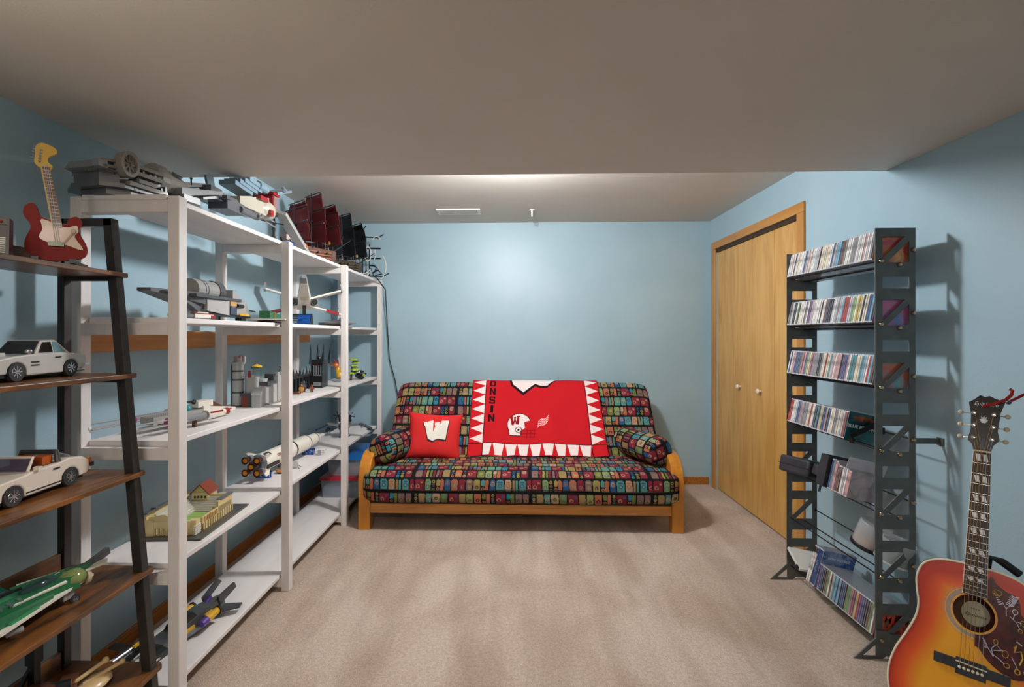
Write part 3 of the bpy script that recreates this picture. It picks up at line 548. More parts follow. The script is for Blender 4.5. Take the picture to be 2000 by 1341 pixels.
# ------------------------------------------------------------ acoustic guitar
GM = Matrix(((.6992, .2167, -.6023, 1.351), (-.5803, .1779, -.7495, 1.493), (-.0503, .9599, .2748, .341), (0, 0, 0, 1)))
ag = tag(bpy.data.objects.new('acoustic_guitar', None), 'cherry sunburst acoustic guitar with flowered pickguard beside the disc tower', 'guitar'); COL.objects.link(ag); ag.matrix_world = GM
half = [(0, .281), (.06, .279), (.105, .268), (.134, .245), (.1465, .205), (.143, .165), (.137, .128), (.142, .085), (.163, .03), (.19, -.03), (.203, -.09), (.198, -.145), (.17, -.192), (.12, -.22), (.06, -.228), (0, -.229)]
ol = half+[(-x, y) for x, y in half[-2:0:-1]]; OL = np.array(smoothpoly(ol, 8)); HC = np.array([0, .145]); HR = .0508
no = len(OL); ns = 70
ang = np.arctan2(OL[:, 1]-HC[1], OL[:, 0]-HC[0]); hp = HC+HR*np.c_[np.cos(ang), np.sin(ang)]
s_ = np.linspace(0, 1, ns)[None, :, None]; pts = (hp[:, None]*(1-s_)+OL[:, None]*s_).reshape(-1, 2)
dm = np.full(len(pts), 9.)
for i in range(0, no): dm = np.minimum(dm, np.hypot(pts[:, 0]-OL[i, 0], pts[:, 1]-OL[i, 1]))
c0 = np.array(lin('#c02c16')[:3]); c1_ = np.array(lin('#ea5c1c')[:3]); c2_ = np.array(lin('#f7ad22')[:3]); t_ = np.clip(dm/.115+.10*np.sin(pts[:, 0]*9), 0, 1)
t_ = np.clip((dm-.002)/.085-np.clip((pts[:, 1]-.12)/.2, 0, 1)*.6, 0, 1)
rgb = np.where(t_[:, None] < .45, c0+(c1_-c0)*(t_[:, None]/.45), c1_+(c2_-c1_)*((t_[:, None]-.45)/.55))
gridmesh('soundboard', np.c_[pts, np.zeros(len(pts))], no, ns, mat('#c05a20', .3, attr='print', coat=1.0), ag, rgb, wrapu=True)
SIDE = mat('#7a2a1a', .3, h2='#571c12', sc=10.0, coat=.8); BIND = mat('#e6dcc2', .4)
OLl = [tuple(p) for p in OL]
b = B(); n_ = no
b.add([(x, y, 0) for x, y in OLl]+[(x, y, -.108) for x, y in OLl], [(i, (i+1) % n_, n_+(i+1) % n_, n_+i) for i in range(n_)]+[tuple(range(n_, 2*n_))]); b.out('body_sides', SIDE, ag, True)
B().tube([(x, y, -.001) for x, y in OLl], .0032, 6, True).out('binding', BIND, ag, True)
B().pr('z', [(HC[0]+.05*math.cos(a*.1963), HC[1]+.05*math.sin(a*.1963)) for a in range(32)], -.1075, -.1065).out('interior_back', mat('#6a3a1c', .6), ag)
lbl = B().pr('z', arc(.012, .135, .036, .036, 0, 348, 30), -.1, -.099).out('maker_label', mat('#e8e0c4', .7), ag, label='cream paper label inside the sound hole')
text('Epiphone', 'label_lettering', INK, lbl, .014, (.012, .13, -.0985), (0, 0, 0), shear=.3); text('MADE BY', 'label_lettering', INK, lbl, .006, (.012, .148, -.0985), (0, 0, 0))
for r0, r1, hx_ in ((.0545, .0555, '#c9c2b4'), (.058, .066, '#9a9a92'), (.069, .0705, '#c9c2b4'), (.0735, .0745, '#a9a59a')):
    a = [(HC[0]+r*math.cos(2*math.pi*i/64), HC[1]+r*math.sin(2*math.pi*i/64), .0006) for r in (r0, r1) for i in range(64)]
    B().add(a, [(i, (i+1) % 64, 64+(i+1) % 64, 64+i) for i in range(64)]).out('rosette_ring', mat(hx_, .35), ag)
# pickguard
pg = smoothpoly([(.031, .252), (.05, .245), (.072, .232), (.095, .226), (.105, .205), (.108, .18), (.125, .165), (.135, .13), (.137, .09), (.14, .05), (.13, .018), (.10, .002), (.07, .008), (.04, .026), (.018, .052), (.004, .079)], 5)
pgi = [(HC[0]+.0565*math.cos(math.radians(a)), HC[1]+.0565*math.sin(math.radians(a))) for a in range(-84, 55, 6)]
pgp = [p for p in pg if not (p[0] < .012 and p[1] > .09)]
k0 = max(range(len(pgp)), key=lambda i: -((pgp[i][0]-.004)**2+(pgp[i][1]-.079)**2)); pgp = pgp[:k0+1]
poly = pgp+pgi+[(.031, .195)]
gd = B().pr('z', poly, .0004, .0022).out('pickguard', mat('#3a1418', .25, h2='#5e2420', sc=25.0, coat=.7), ag)
FL = mat('#cfc9dc', .35); FLY = mat('#c8a03c', .35)
def motif(pts, m, r=.0009): B().tube([(x, y, .0026) for x, y in pts], r, 5).out('inlay_flower', m, gd)
motif([(.075, .165), (.074, .185), (.065, .2)], FL); motif([(.074, .185), (.085, .2), (.09, .222)], FL)
for s in range(6): motif([(.066-s*.004, .197+s*.004), (.056-s*.002, .19+s*.006)], FL, .0012)
for s in range(7):
    for d in (-1, 1): motif([(.082+s*.0018, .195+s*.0045), (.082+s*.0018+d*.009, .199+s*.0045)], FL, .0014)
motif([(.045, .215)]+arc(.052, .222, .011, .008, 180, 500, 10)+[(.06, .212), (.05, .218)], FLY)
motif([(.082, .168), (.098, .155), (.106, .14)], FL); motif([(.09, .162), (.094, .178)]+arc(.094, .183, .006, .007, -90, 270, 8), FL); motif(arc(.112, .158, .006, .007, 0, 360, 8), FLY); motif(arc(.107, .136, .005, .005, 0, 360, 8), FLY); motif([(.1, .158), (.111, .157)], FL)
motif([(.05, .045), (.036, .065), (.028, .083)], FL, .0012); motif([(.05, .045), (.045, .065), (.055, .08), (.068, .068), (.05, .062)], FL, .0012); motif([(.045, .052), (.06, .045), (.075, .035)], FL, .0012); motif(arc(.08, .033, .007, .006, 0, 360, 8), FLY); motif(arc(.076, .062, .007, .01, 0, 360, 8), FLY); motif(arc(.054, .086, .005, .008, 0, 360, 8), FLY)
for s in range(5): motif([(.036-s*.002, .065+s*.004), (.028-s*.001, .062+s*.006)], FL, .0013)
motif([(.095, .085), (.1, .095), (.096, .075), (.11, .082), (.114, .065), (.108, .045)], FLY, .0022); motif([(.09, .06), (.098, .045), (.103, .035)], FL); motif(arc(.104, .026, .006, .007, 0, 360, 8), FLY, .0015); motif([(.1, .105), (.112, .098)], FL, .0016); motif(arc(.124, .03, .007, .007, 0, 360, 8), FLY)
# neck, fretboard, headstock
fb = B().hull8([(-.0215, .628, .0003), (.0215, .628, .0003), (.0215, .628, .006), (-.0215, .628, .006)], [(-.0285, .195, .0003), (.0285, .195, .0003), (.0285, .195, .006), (-.0285, .195, .006)]).out('fretboard', mat('#3a2420', .45, h2='#2c1a17', sc=60.0, st=(3, .4, 1)), ag)
fw = lambda y: .0215+(.628-y)/(.433)*.007
FR = [.628*2**(-i/12) for i in range(0, 21)]
for i in range(1, 21): B().cyl((-fw(FR[i]), FR[i], .0062), (fw(FR[i]), FR[i], .0062), .0009, n=6).out('fret', mat('#c9c6be', .25, metal=1), fb)
PEARL = mat('#e4e4ea', .25, coat=.5)
for i in (1, 3, 5, 7, 9, 12, 15, 17):
    a, c = FR[i-1], FR[i]; m_ = (a+c)/2; h_ = (a-c)*.32; w_ = fw(m_)
    for s in (-1, 1): B().pr('z', [(s*w_*.40-w_*.30-.0012, m_+h_), (s*w_*.40+w_*.16, m_+h_), (s*w_*.40+w_*.30+.0012, m_-h_), (s*w_*.40-w_*.16, m_-h_)], .006, .0063).out('fret_marker', PEARL, fb)
B().tube([(-.0285, .195, .003), (-.0215, .628, .003)], .0016).out('fretboard_binding', BIND, fb); B().tube([(.0285, .195, .003), (.0215, .628, .003)], .0016).out('fretboard_binding', BIND, fb)
B().hull8([(-.021, .64, 0), (.021, .64, 0), (.012, .64, -.02), (-.012, .64, -.02)], [(-.028, .26, 0), (.028, .26, 0), (.016, .26, -.026), (-.016, .26, -.026)]).out('neck', SIDE, ag)
B().box(-.0217, .0217, .628, .633, 0, .009).out('nut', BIND, ag)
hd = [(-.0215, .633), (-.026, .652), (-.038, .664), (-.0315, .70), (-.0325, .75), (-.04, .786), (-.026, .797), (-.012, .812), (0, .807), (.012, .812), (.026, .805), (.052, .797), (.0415, .76), (.036, .70), (.042, .672), (.028, .655), (.0215, .633)]
hs = B().pr('z', hd, -.016, .0).out('headstock', mat('#141518', .25, coat=.6), ag, bev=.001)
text('Epiphone', 'logo_lettering', PEARL, hs, .0165, (.004, .783, .0004), (0, 0, 0), shear=.25)
P(hs, 'crown_inlay', PEARL, ('pr', 'z', [(-.005, .722), (.005, .722), (.011, .732), (.006, .735), (.008, .743), (.0025, .739), (0, .746), (-.0025, .739), (-.008, .743), (-.006, .735), (-.011, .732)], 0, .0005), k=1)
P(hs, 'truss_rod_cover', mat('#2c3c50', .3), ('pr', 'z', [(-.003, .638), (.003, .638), (.004, .672), (-.004, .672)], 0, .001), k=1)
CH_ = mat('#d8d4cc', .15, metal=1.0); KEY = mat('#c9bda4', .3, coat=.5)
for s in (-1, 1):
    for j, y in enumerate((.672, .712, .752)):
        x = s*(.0235+.001*j); tn = P(hs, 'tuner', CH_, ('lathe', (x, y, 0), [(.008, 0), (.0075, .002), (.0045, .003), (.004, .012), (.0002, .0125)], 12), ('cyl', (x, y, -.01), (x+s*.03, y, -.012), .0022, None, 6), k=1, sm=True)
        P(tn, 'tuner_key', KEY, ('sph', (x+s*.034, y, -.012), (.0085, .0075, .004)), k=1, sm=True)
# bridge and strings
br = B().pr('z', [(-.09, .006), (-.036, .006), (-.036, .012), (.036, .012), (.036, .006), (.09, .006), (.09, -.022), (.036, -.022), (.036, -.034), (-.036, -.034), (-.036, -.022), (-.09, -.022)], 0, .007).out('bridge', mat('#24262c', .35, h2='#2e3038', sc=30.0, coat=.3), ag, bev=.0015)
B().ob((0, 0, .0085), (.074, .0028, .006), (0, 0, -1.5)).out('saddle', BIND, br)
for i in range(6):
    x = -.0265+i*.0106; xn = -.0175+i*.007
    B().lathe((x, -.014, .007), [(.0042, 0), (.0042, .002), (.002, .0035), (.0002, .0038)], 10).out('bridge_pin', BIND, br)
    B().tube([(x, -.012, .008), (x, .001, .0122), (xn, .632, .0095), ((-1 if i < 3 else 1)*.0235, (.672, .712, .752, .752, .712, .672)[i], .009)], .00055 if i > 3 else .0008, 5).out('string', mat('#c9a878' if i < 4 else '#d6d6d6', .3, metal=1.0), ag)
st = thing('guitar_stand', 'black tripod guitar stand holding the acoustic guitar', 'stand', (1.5, 1.72, 0))
gp = lambda x, y, z: tuple((GM @ Vector((x, y, z)))-Vector((1.5, 1.72, 0)))
FOAM = mat('#1a1a1c', .8)
B().tube([gp(0.03, -.20, -.135), gp(0.03, .24, -.14)], .009, 8).out('pole', BLK, st)
B().tube([gp(.03, .22, -.135), gp(.035, .315, -.1), gp(.07, .31, -.11), gp(.115, .285, -.12)], .012, 8).out('padded_yoke', FOAM, st, True)
for s in (-1, 1): B().tube([gp(0, -.18, -.13), gp(s*.09, -.245, -.12), gp(s*.09, -.25, .01), gp(s*.09, -.235, .02)], .009, 8).out('cradle_arm', FOAM, st, True)
bp = gp(0, -.2, -.135)
for a in (90, 210, 330): B().tube([bp, (bp[0]+.17*math.cos(math.radians(a)), bp[1]+.17*math.sin(math.radians(a)), .008)], .008, 8).out('leg', BLK, st)
cp = thing('guitar_capo', 'shiny red spring capo clipped on the guitar headstock', 'capo', tuple(GM @ Vector((.03, .79, .01))))
cq = lambda x, y, z: tuple((GM @ Vector((x, y, z)))-(GM @ Vector((.03, .79, .01))))
CR = mat('#b3322a', .2, metal=.7)
B().tube([cq(-.004, .775, .006), cq(.03, .789, .012), (cq(.052, .803, .014)), cq(.064, .82, .012), cq(.066, .834, .01), cq(.058, .838, .01)], .0048, 8).out('clamp_bar', CR, cp, True)
B().tube([cq(.058, .798, -.004), cq(.085, .82, -.012), cq(.12, .85, -.02)], .0042, 8).out('lever', CR, cp, True)
B().sph(cq(.059, .797, .0), .007).out('spring_pivot', mat('#4a5058', .3, metal=.8), cp, True)
# ------------------------------------------------------------ brick-built models (centimetres, base at z = 0)
pl = lambda h, r=.32: mat(h, r, coat=.15)
LG, DG, WH, RD, BK, BRW, YE, GN, LI, PU, MA, BU, OR, TN, SI, GLZ = pl('#a5a3a0'), pl('#62656a'), pl('#ebe6da'), pl('#9c2328'), pl('#1f2023'), pl('#5a3722'), pl('#e0ad2c'), pl('#1f6a3e'), pl('#a9c41f'), pl('#59399a'), pl('#8c2d6d'), pl('#1c4ea6'), pl('#d86f28'), pl('#d9c389'), mat('#c9cbd0', .2, metal=.9), mat('#2c3a44', .08, alpha=.55, coat=.5)
GY2 = pl('#85878a'); RBR = pl('#8a3d22'); SAND = pl('#9db08c'); LBL = pl('#8fb4c6')
def wheel(t, x, y, z, r, w, s=1, hub=None):
    k = P(t, 'wheel', pl('#2b2c2e', .7), ('lathe', (x, y, z), [(r*.62, 0), (r*.98, 0), (r, s*w*.2), (r, s*w*.8), (r*.95, s*w), (r*.62, s*w)], 24, 'x'), sm=True)
    P(k, 'hubcap', hub or SI, ('lathe', (x, y, z), [(r*.62, s*w*.92), (r*.58, s*w*1.02), (r*.5, s*w*.9), (r*.2, s*w*.9), (r*.16, s*w*1.05), (.01, s*w*1.08)], 20, 'x'), *[('ob', (x+s*w*.95, y+r*.34*math.cos(a), z+r*.34*math.sin(a)), (.12*r, r*.5, r*.1), (math.degrees(a), 0, 0)) for a in [i*math.pi/4 for i in range(8)]], sm=False)
    return k
# -- top of the shelving: grey freighter
t = thing('toy_spaceship', 'large grey brick-built spaceship lying on the near end of the top shelf', 'toy spaceship', (-1.43, 1.815, 1.803), -11); t.scale = (1, .78, 1)
P(t, 'hull', DG, ('pr', 'z', [(-11, -14), (-5, -20), (6, -20), (11, -14), (11, 4), (8, 14), (-8, 14), (-11, 4)], 0, 2), ('pr', 'z', [(-13, -18), (-5, -24), (7, -24), (12.4, -18), (12.4, 4), (7, 13), (-7, 13), (-12, 4)], 2, 3.4), ('pr', 'z', [(-10, -18), (-5, -23), (6, -23), (10, -18), (10, 3), (7, 12), (-7, 12), (-10, 3)], 3.4, 7), *[('box', 10, 11.6+(i % 3)*.5, -17+i*1.7, -16+i*1.7, 2.2+(i % 2), 4.4+(i % 4)*.8) for i in range(12)])
P(t, 'side_plating', pl('#7f7c75', .5), ('box', 10.6, 13.6, -17, 2, 3.2, 4.6), ('box', 11.2, 13.9, -13, -4, 4.8, 6.2), ('ob', (10.8, -24, 8), (1.6, 6, .9), (8, 0, 0)), ('ob', (10.8, -24, 10), (1.6, 6, .9), (8, 0, 0)), ('box', 10.2, 12.9, -12.4, 1, 7.6, 9), ('box', 10.2, 12.9, -12.4, 1, 10.2, 11.4), ('studs', 2, 12, -26, -20, 7))
P(t, 'upper_deck', GY2, ('box', -9, 10.2, -20, 2, 7, 11), ('pr', 'x', [(-27, 7.6), (-20, 6.6), (-20, 11), (-25, 10.4)], -5, 9.6), ('box', 9, 11.6, -29, -25, 7, 9.4), *[('box', 9.6, 11+(i % 3)*.4, -19+i*2, -18+i*2, 7.4+(i % 2), 9+(i % 3)) for i in range(10)])
P(t, 'turbine_ring', pl('#8f8c84', .5), ('lathe', (10.5, -17, 10.2), [(3.2, 0), (4.4, 0), (4.4, 3.4), (3.2, 3.4), (3.2, 2.4), (.1, 2.4)], 24, 'x'))
P(t, 'turbine_fan', pl('#6e6656'), *[('ob', (13.1, -17+2*math.cos(a), 10.2+2*math.sin(a)), (.5, 2.6, .7), (math.degrees(a), 0, 0)) for a in [i*math.pi/4 for i in range(8)]])
P(t, 'collar', LG, ('lathe', (5, 2, 11), [(5.2, 0), (5.8, 1), (5.8, 5), (5.2, 6), (4.6, 6)], 20, 'y'))
P(t, 'canopy', pl('#b3b0a8', .25), ('lathe', (5, 8, 11), [(5.2, 0), (5, 2), (2.3, 15), (1.4, 16.5), (.1, 17)], 20, 'y'), sm=True)
P(t, 'canopy_window', GLZ, ('ob', (8.6, 13, 13.6), (1.2, 7, 2), (0, 30, 15)))
P(t, 'nose_plates', GY2, ('hull8', [(0, 12, 6), (12, 12, 6), (12, 12, 9), (0, 12, 9)], [(6, 40, 12.2), (11, 40, 12.2), (11, 40, 13.6), (6, 40, 13.6)]), ('hull8', [(-2, 14, 10), (8, 14, 10), (8, 14, 12), (-2, 14, 12)], [(2, 36, 15), (6, 36, 15), (6, 36, 16.5), (2, 36, 16.5)]), ('box', 8, 13, 12, 22, 4, 6.5), ('ob', (11, 27, 8), (6, 9, 1), (14, 0, 0)))
P(t, 'nose_lamp', RD, ('box', 6.5, 10.5, 40, 41, 12.4, 13.4), ('box', 2.5, 5.5, 36, 37, 15.2, 16.2)); P(t, 'antenna', BK, ('cyl', (7, 24, 13), (7, 24, 15.5), .35), ('cyl', (7, 24, 15.5), (7, 24, 16), .6))
# -- red and white gunship on a stand
t = thing('toy_gunship', 'white and dark red brick-built gunship on a thin black stand', 'toy spaceship', (-1.36, 2.50, 1.863), 0)
P(t, 'fuselage', pl('#b8b3a2'), ('sph', (4, 6, 11), (6, 9, 5.5)), ('hull8', [(-4, -18, 8), (5, -18, 8), (5, -18, 12), (-4, -18, 12)], [(-5, 4, 7), (8, 4, 7), (8, 4, 17), (-5, 4, 17)]), sm=True)
P(t, 'hull_stripe', RD, ('box', 8.2, 10.1, 2, 5, 7.5, 10.5), ('box', 7.4, 8.8, -6, 2, 14, 16)); P(t, 'cockpit_block', RD, ('box', -4, 7, 10, 15, 11, 21), ('box', -5, 8, 9, 16, 20.6, 21.8)); P(t, 'cockpit_panel', mat('#b08a8a', .2, metal=.4), ('box', 7, 7.5, 10.6, 14.4, 12, 20), ('ob', (7.4, 14, 10.6), (1.6, 2.4, 2), (0, 0, 0)))
P(t, 'tail_bricks', DG, ('box', -6, 4, -36, -18, 6, 10), ('box', -3, 6, -30, -16, 3, 8), ('ob', (4, -26, 8), (4, 14, 1.4), (4, 0, 10)), ('box', 2, 7, -44, -36, 6.5, 9.5), ('cyl', (6, -20, 5), (6, -4, 5), 1.6), ('studs', -6, 4, -36, -20, 10)); P(t, 'tail_fin', pl('#6f8794'), ('ob', (4, -40, 12), (1, 5, 6), (20, 0, 0)))
P(t, 'engine_pods', pl('#7d97a6'), *[('ob', (1+i*.5, -14+i*3.4, 17+i*1.6), (8, 16, 2.2), (-4, 0, 0)) for i in range(4)], ('cyl', (5, -2, 22), (5, 6, 22), 2.4)); P(t, 'wing', LG, ('ob', (10, 28, 3.4), (7, 40, 1.6), (-24, 18, -4))); P(t, 'wing_panel', BK, ('ob', (11.6, 26, 5.6), (2, 9, .8), (-24, 18, -4)), ('ob', (13.2, 24, 5.6), (.7, 30, .7), (-24, 18, -4))); P(t, 'wing_disc', OR, ('cyl', (11, 40, -1.6), (12.2, 40, -.8), 1.7))
P(t, 'upper_wing', pl('#7b8b96'), ('ob', (6, 20, 25), (6, 16, 1.4), (20, 10, 0)), ('cyl', (9, 18, 25.3), (10, 18, 25.9), 1.6)); P(t, 'gun_barrels', SI, ('cyl', (9, -2, 3.5), (9.5, 8, 2.6), .5), ('cyl', (10, -4, 5), (9, 8, 5.5), .4), ('sph', (9, -6, 5.4), 1.2))
P(t, 'stand', BK, ('cyl', (6, 13, -6), (6, 13, 10), .6), ('box', 3, 9, 11, 15, -6, -5.2), ('cyl', (4, 4, 5.5), (9, 18, 6.2), .3)); P(t, 'plaque', BK, ('ob', (12, 17, -4), (.8, 15, 3.6), (0, -15, 0)))
P(t, 'plaque_print', pl('#2a6fd0'), ('ob', (12.5, 19, -4), (.3, 8, 2), (0, -15, 0)))
# -- sailing ships
def sail(t, m, x0, x1, y, z0, z1, bulge, name='sail'):
    n = 7; V = []
    for i in range(n):
        for j in range(n):
            u, v = i/(n-1), j/(n-1); xx_ = x0+(x1-x0)*u; sx = 1+.0*v; k_ = 1-.18*v
            V.append(((x0+x1)/2+(xx_-(x0+x1)/2)*k_, y-bulge*math.sin(math.pi*u)*math.sin(math.pi*(.2+.7*v)), z0+(z1-z0)*v))
    V = np.array(V)*.01; o = gridmesh(name, V, n, n, m, t); md = o.modifiers.new('thick', 'SOLIDIFY'); md.thickness = .001; return o
def ship(lab, loc, rz, sm_, hullm, deckm, L_, gold):
    t = thing('toy_sailing_ship', lab, 'toy ship', loc, rz); h = L_/2
    P(t, 'hull', hullm, ('hull8', [(-2, -h, 0), (2, -h, 0), (3.5, -h, 7), (-3.5, -h, 7)], [(-2, h*.7, 0), (2, h*.7, 0), (4, h*.7, 6), (-4, h*.7, 6)]), ('hull8', [(-2, h*.7, 0), (2, h*.7, 0), (4, h*.7, 6), (-4, h*.7, 6)], [(-.3, h, 3), (.3, h, 3), (.4, h, 6.5), (-.4, h, 6.5)]))
    P(t, 'planking', deckm, *[('box', -3.9-.0, 3.9, -h*.95, h*.65, 2+i*1.3, 2.5+i*1.3) for i in range(3)]); P(t, 'rail', BK, *[('cyl', (3.8, -h*.9+i*h*.2, 6), (3.8, -h*.9+i*h*.2, 8.4), .22, None, 6) for i in range(9)], ('box', 3.6, 4, -h*.95, h*.75, 8.3, 8.7)); P(t, 'stern_gallery', deckm, ('box', -3.4, 3.4, -h-.6, -h*.7, 5, 10.5)); P(t, 'lantern', pl(gold), ('sph', (2.4, h*.62, 9.5), 1.0), ('sph', (2.6, -h*.8, 11.6), .7))
    P(t, 'bowsprit', BK, ('cyl', (0, h*.85, 6), (0, h+11, 13), .4, .2)); P(t, 'cannons', BK, *[('cyl', (3.4, -h*.6+i*h*.35, 4.4), (5.2, -h*.6+i*h*.35, 4.6), .45) for i in range(4)])
    for k, y in enumerate((-h*.62, 0, h*.55)):
        H = (24, 29, 25)[k]; P(t, 'mast', BK, ('cyl', (0, y, 5), (0, y, H+2), .45, .25), ('box', -1.2, 1.2, y-.8, y+.8, H*.62, H*.66)); 
        for z0, z1, w_ in ((8.5, 16.5, 13), (16, 23, 12), (22.5, H+1.5, 9)):
            if z1 > z0+1.5: sail(t, sm_, -w_, w_, y+1.6, z0, z1, -5); P(t, 'yard', BK, ('cyl', (-w_*.85, y+.8, z1), (w_*.85, y+.8, z1), .25, None, 6))
    t.scale = (1.3, 1.1, 1.5); return t
SAILR = mat('#7d1417', .55, h2='#8e1a1c', sc=20.0); SAILB = mat('#2b2c2e', .6, h2='#38393b', sc=20.0)
ship('brick-built sailing ship with dark red sails on the top shelf', (-1.36, 3.27, 1.803), -38, SAILR, pl('#6a4736'), pl('#86503c'), 34, '#d9a040')
ship('brick-built sailing ship with black sails behind the red-sailed one', (-1.35, 3.83, 1.803), -38, SAILB, pl('#3b352f'), pl('#57503c'), 34, '#9a8a5a')
# -- neon sign, unlit, on the far end of the top shelf
t = thing('neon_sign', 'unlit neon sign with looping white glass tubes on a black wire frame', 'neon sign', (-1.32, 4.21, 1.803), -4); t.scale = (1, 1, 1.22)
NW = mat('#e6ddd2', .2, coat=.4); NB = mat('#15171c', .35)
P(t, 'wire_frame', NB, ('tube', [(-12, 0, 30), (2, -.4, 29.5), (16, -1, 28.5), (22, -5, 30)], .45), ('tube', [(-16, 0, 22), (18, -.4, 21)], .6), ('tube', [(-14, 0, 14.5), (18, -.4, 14)], .5), ('tube', [(-16, -1, 2.2), (20, -1, 1.2), (27, -5, 3)], .45), ('tube', [(2, -.2, 30), (2, 0, 1.6)], .6), ('tube', [(5, 0, 30), (5, 0, 1.6)], .4), ('tube', [(8, 0, 24), (8, 0, 1.4)], .5), ('tube', [(2, 0, 30), (2, -2, 33), (7, -6, 36)], .45), ('box', -16, -4, -.6, .6, 21, 26))
yy = -2.2
P(t, 'glass_tube', NW, ('tube', [(x, yy, z) for x, z in arc(0, 26.6, 3.2, 4.2, 20, 330, 16)], .45), ('tube', [(x, yy, z) for x, z in arc(1, 18, 2.2, 4.4, -60, 300, 16)], .5), ('tube', [(x, yy, z) for x, z in arc(7.4, 17, 2.8, 5, -60, 300, 16)], .5), ('tube', [(x, yy, z) for x, z in arc(-4, 10, 4.6, 3.6, 60, 400, 18)], .5), sm=True)
P(t, 'glass_tube', NW, ('tube', [(x, yy, z) for x, z in [(-8, 9), (-7.5, 5.5), (-5, 4)]+arc(3, 9.5, 7.6, 6.2, 215, 330, 12)], .5), ('tube', [(x, yy, z) for x, z in arc(3, 5.5, 6.2, 4.2, 190, 340, 10)], .4), ('tube', [(x, yy, z) for x, z in arc(17, 8, 6.5, 9, -70, 60, 10)], .35), ('tube', [(x, yy, z) for x, z in arc(15, 26, 3.6, 3.2, 20, 160, 8)], .35), ('tube', [(13.5, yy, 20), (14.5, yy, 16), (13, yy, 13)], .35), sm=True)
P(t, 'dark_glass_tube', NB, ('tube', [(-12, -2, 3), (-10, -2, 6), (-7, -2, 6.4), (-5, -2, 3.5), (-3, -2, 2), (-1, -2, 7), (0, -2, 3), (2, -2, 5.5), (3.5, -2, 2), (6, -2, 6), (8, -2, 3), (10, -2, 7), (12, -2, 2.5), (14, -2, 6), (17, -2, 5), (20, -2, 3), (14, -2, 2)], .5), ('tube', [(9, -2.4, 9), (14, -2.4, 8.4), (17, -2.4, 5.5), (12, -2.4, 4)], .5), sm=True)
P(t, 'transformer', pl('#2a2c30', .5), ('box', -14, -2, -.6, 4, 0, 5))
cd_ = B().tube([(-1.20, 4.16, 1.83), (-1.165, 4.18, 1.80), (-1.135, 4.33, 1.72), (-1.128, 4.37, 1.4), (-1.11, 4.375, 1.1), (-1.06, 4.372, .92), (-1.02, 4.37, .7)], .0045, 6).out('power_cord', mat('#15161a', .5), None, True); tag(cd_, 'thin black cord hanging down the blue wall beside the shelving', 'cord')
# -- second tier
t = thing('toy_spaceship', 'grey brick-built shuttle with a round drum engine on the second shelf', 'toy spaceship', (-1.37, 2.13, 1.378), 3)
P(t, 'hull', LG, ('hull8', [(-6, -12, 5), (6, -12, 5), (7, -12, 10), (-7, -12, 10)], [(-7, 20, 2.4), (9, 20, 2.4), (9, 20, 10), (-7, 20, 10)]), ('hull8', [(-7, 20, 2.4), (9, 20, 2.4), (9, 20, 10), (-7, 20, 10)], [(-3, 29, 2.6), (6, 29, 2.6), (6, 29, 6.5), (-3, 29, 6.5)]))
P(t, 'wing_root', DG, ('hull8', [(-2, -38, 10), (3, -38, 10), (3, -38, 11.2), (-2, -38, 11.2)], [(-6, -10, 6.5), (8, -10, 6.5), (8, -10, 11.4), (-6, -10, 11.4)]), ('pr', 'x', [(-26, 9), (-12, 3), (-12, 10), (-34, 10.5)], 3, 6)); P(t, 'drum_engine', pl('#9a9895'), ('lathe', (2, -14, 13), [(2.5, 0), (4.4, .5), (4.6, 3), (4.6, 16), (4.9, 16.2), (4.9, 20), (4.2, 21), (2.5, 22)], 24, 'y')); P(t, 'engine_band', pl('#4e5054'), ('lathe', (2, 2, 13), [(5, 0), (5.05, .3), (5.05, 4.2), (5, 4.5)], 24, 'y'), ('lathe', (2, -9, 13), [(4.7, 0), (4.72, .4)], 24, 'y'), ('lathe', (2, -7, 13), [(4.7, 0), (4.72, .4)], 24, 'y'), ('box', -6, 9, -20, 16, 9.4, 10.6))
P(t, 'nose_armour', LG, ('hull8', [(-5, 10, 10), (8, 10, 10), (8, 10, 14.5), (-5, 10, 14.5)], [(-3, 27, 6), (6, 27, 6), (6, 27, 9), (-3, 27, 9)]), ('sph', (4, 26, 6.5), (3, 3, 3)), ('studs', 0, 8, 10, 14, 14.5)); P(t, 'side_panel', pl('#b4b2af'), ('hull8', [(7, -11, 4), (8.2, -11, 4), (8.2, -11, 8.6), (7, -11, 8.6)], [(8, 4, 2.6), (9.6, 4, 2.6), (9.6, 4, 9), (8, 4, 9)])); P(t, 'panel_print', pl('#3b4a5a'), ('box', 9.3, 9.9, 4.5, 10, 3, 6.4)); P(t, 'panel_print', pl('#c79a62'), ('box', 9.3, 9.9, 4.6, 9.8, 7, 9)); P(t, 'cannon', BK, ('cyl', (7, 28, 6), (7, 34, 5.6), .35), ('cyl', (9, 12, 7.4), (9, 17, 7.4), .9)); P(t, 'landing_gear', BK, ('box', 6, 9, -8, -4, 0, 3), ('box', 6, 9, 16, 20, 0, 3), ('box', -6, -3, -8, -4, 0, 3), ('box', -6, -3, 16, 20, 0, 3), ('box', 5, 9.4, -12, 24, 2, 2.8)); P(t, 'warning_stripe', YE, ('box', 9.2, 9.8, 13, 22, 3, 3.8))
t = thing('toy_speeder', 'small red and white brick speeder with a lime tip on the second shelf', 'toy spaceship', (-1.245, 1.87, 1.378), 0)
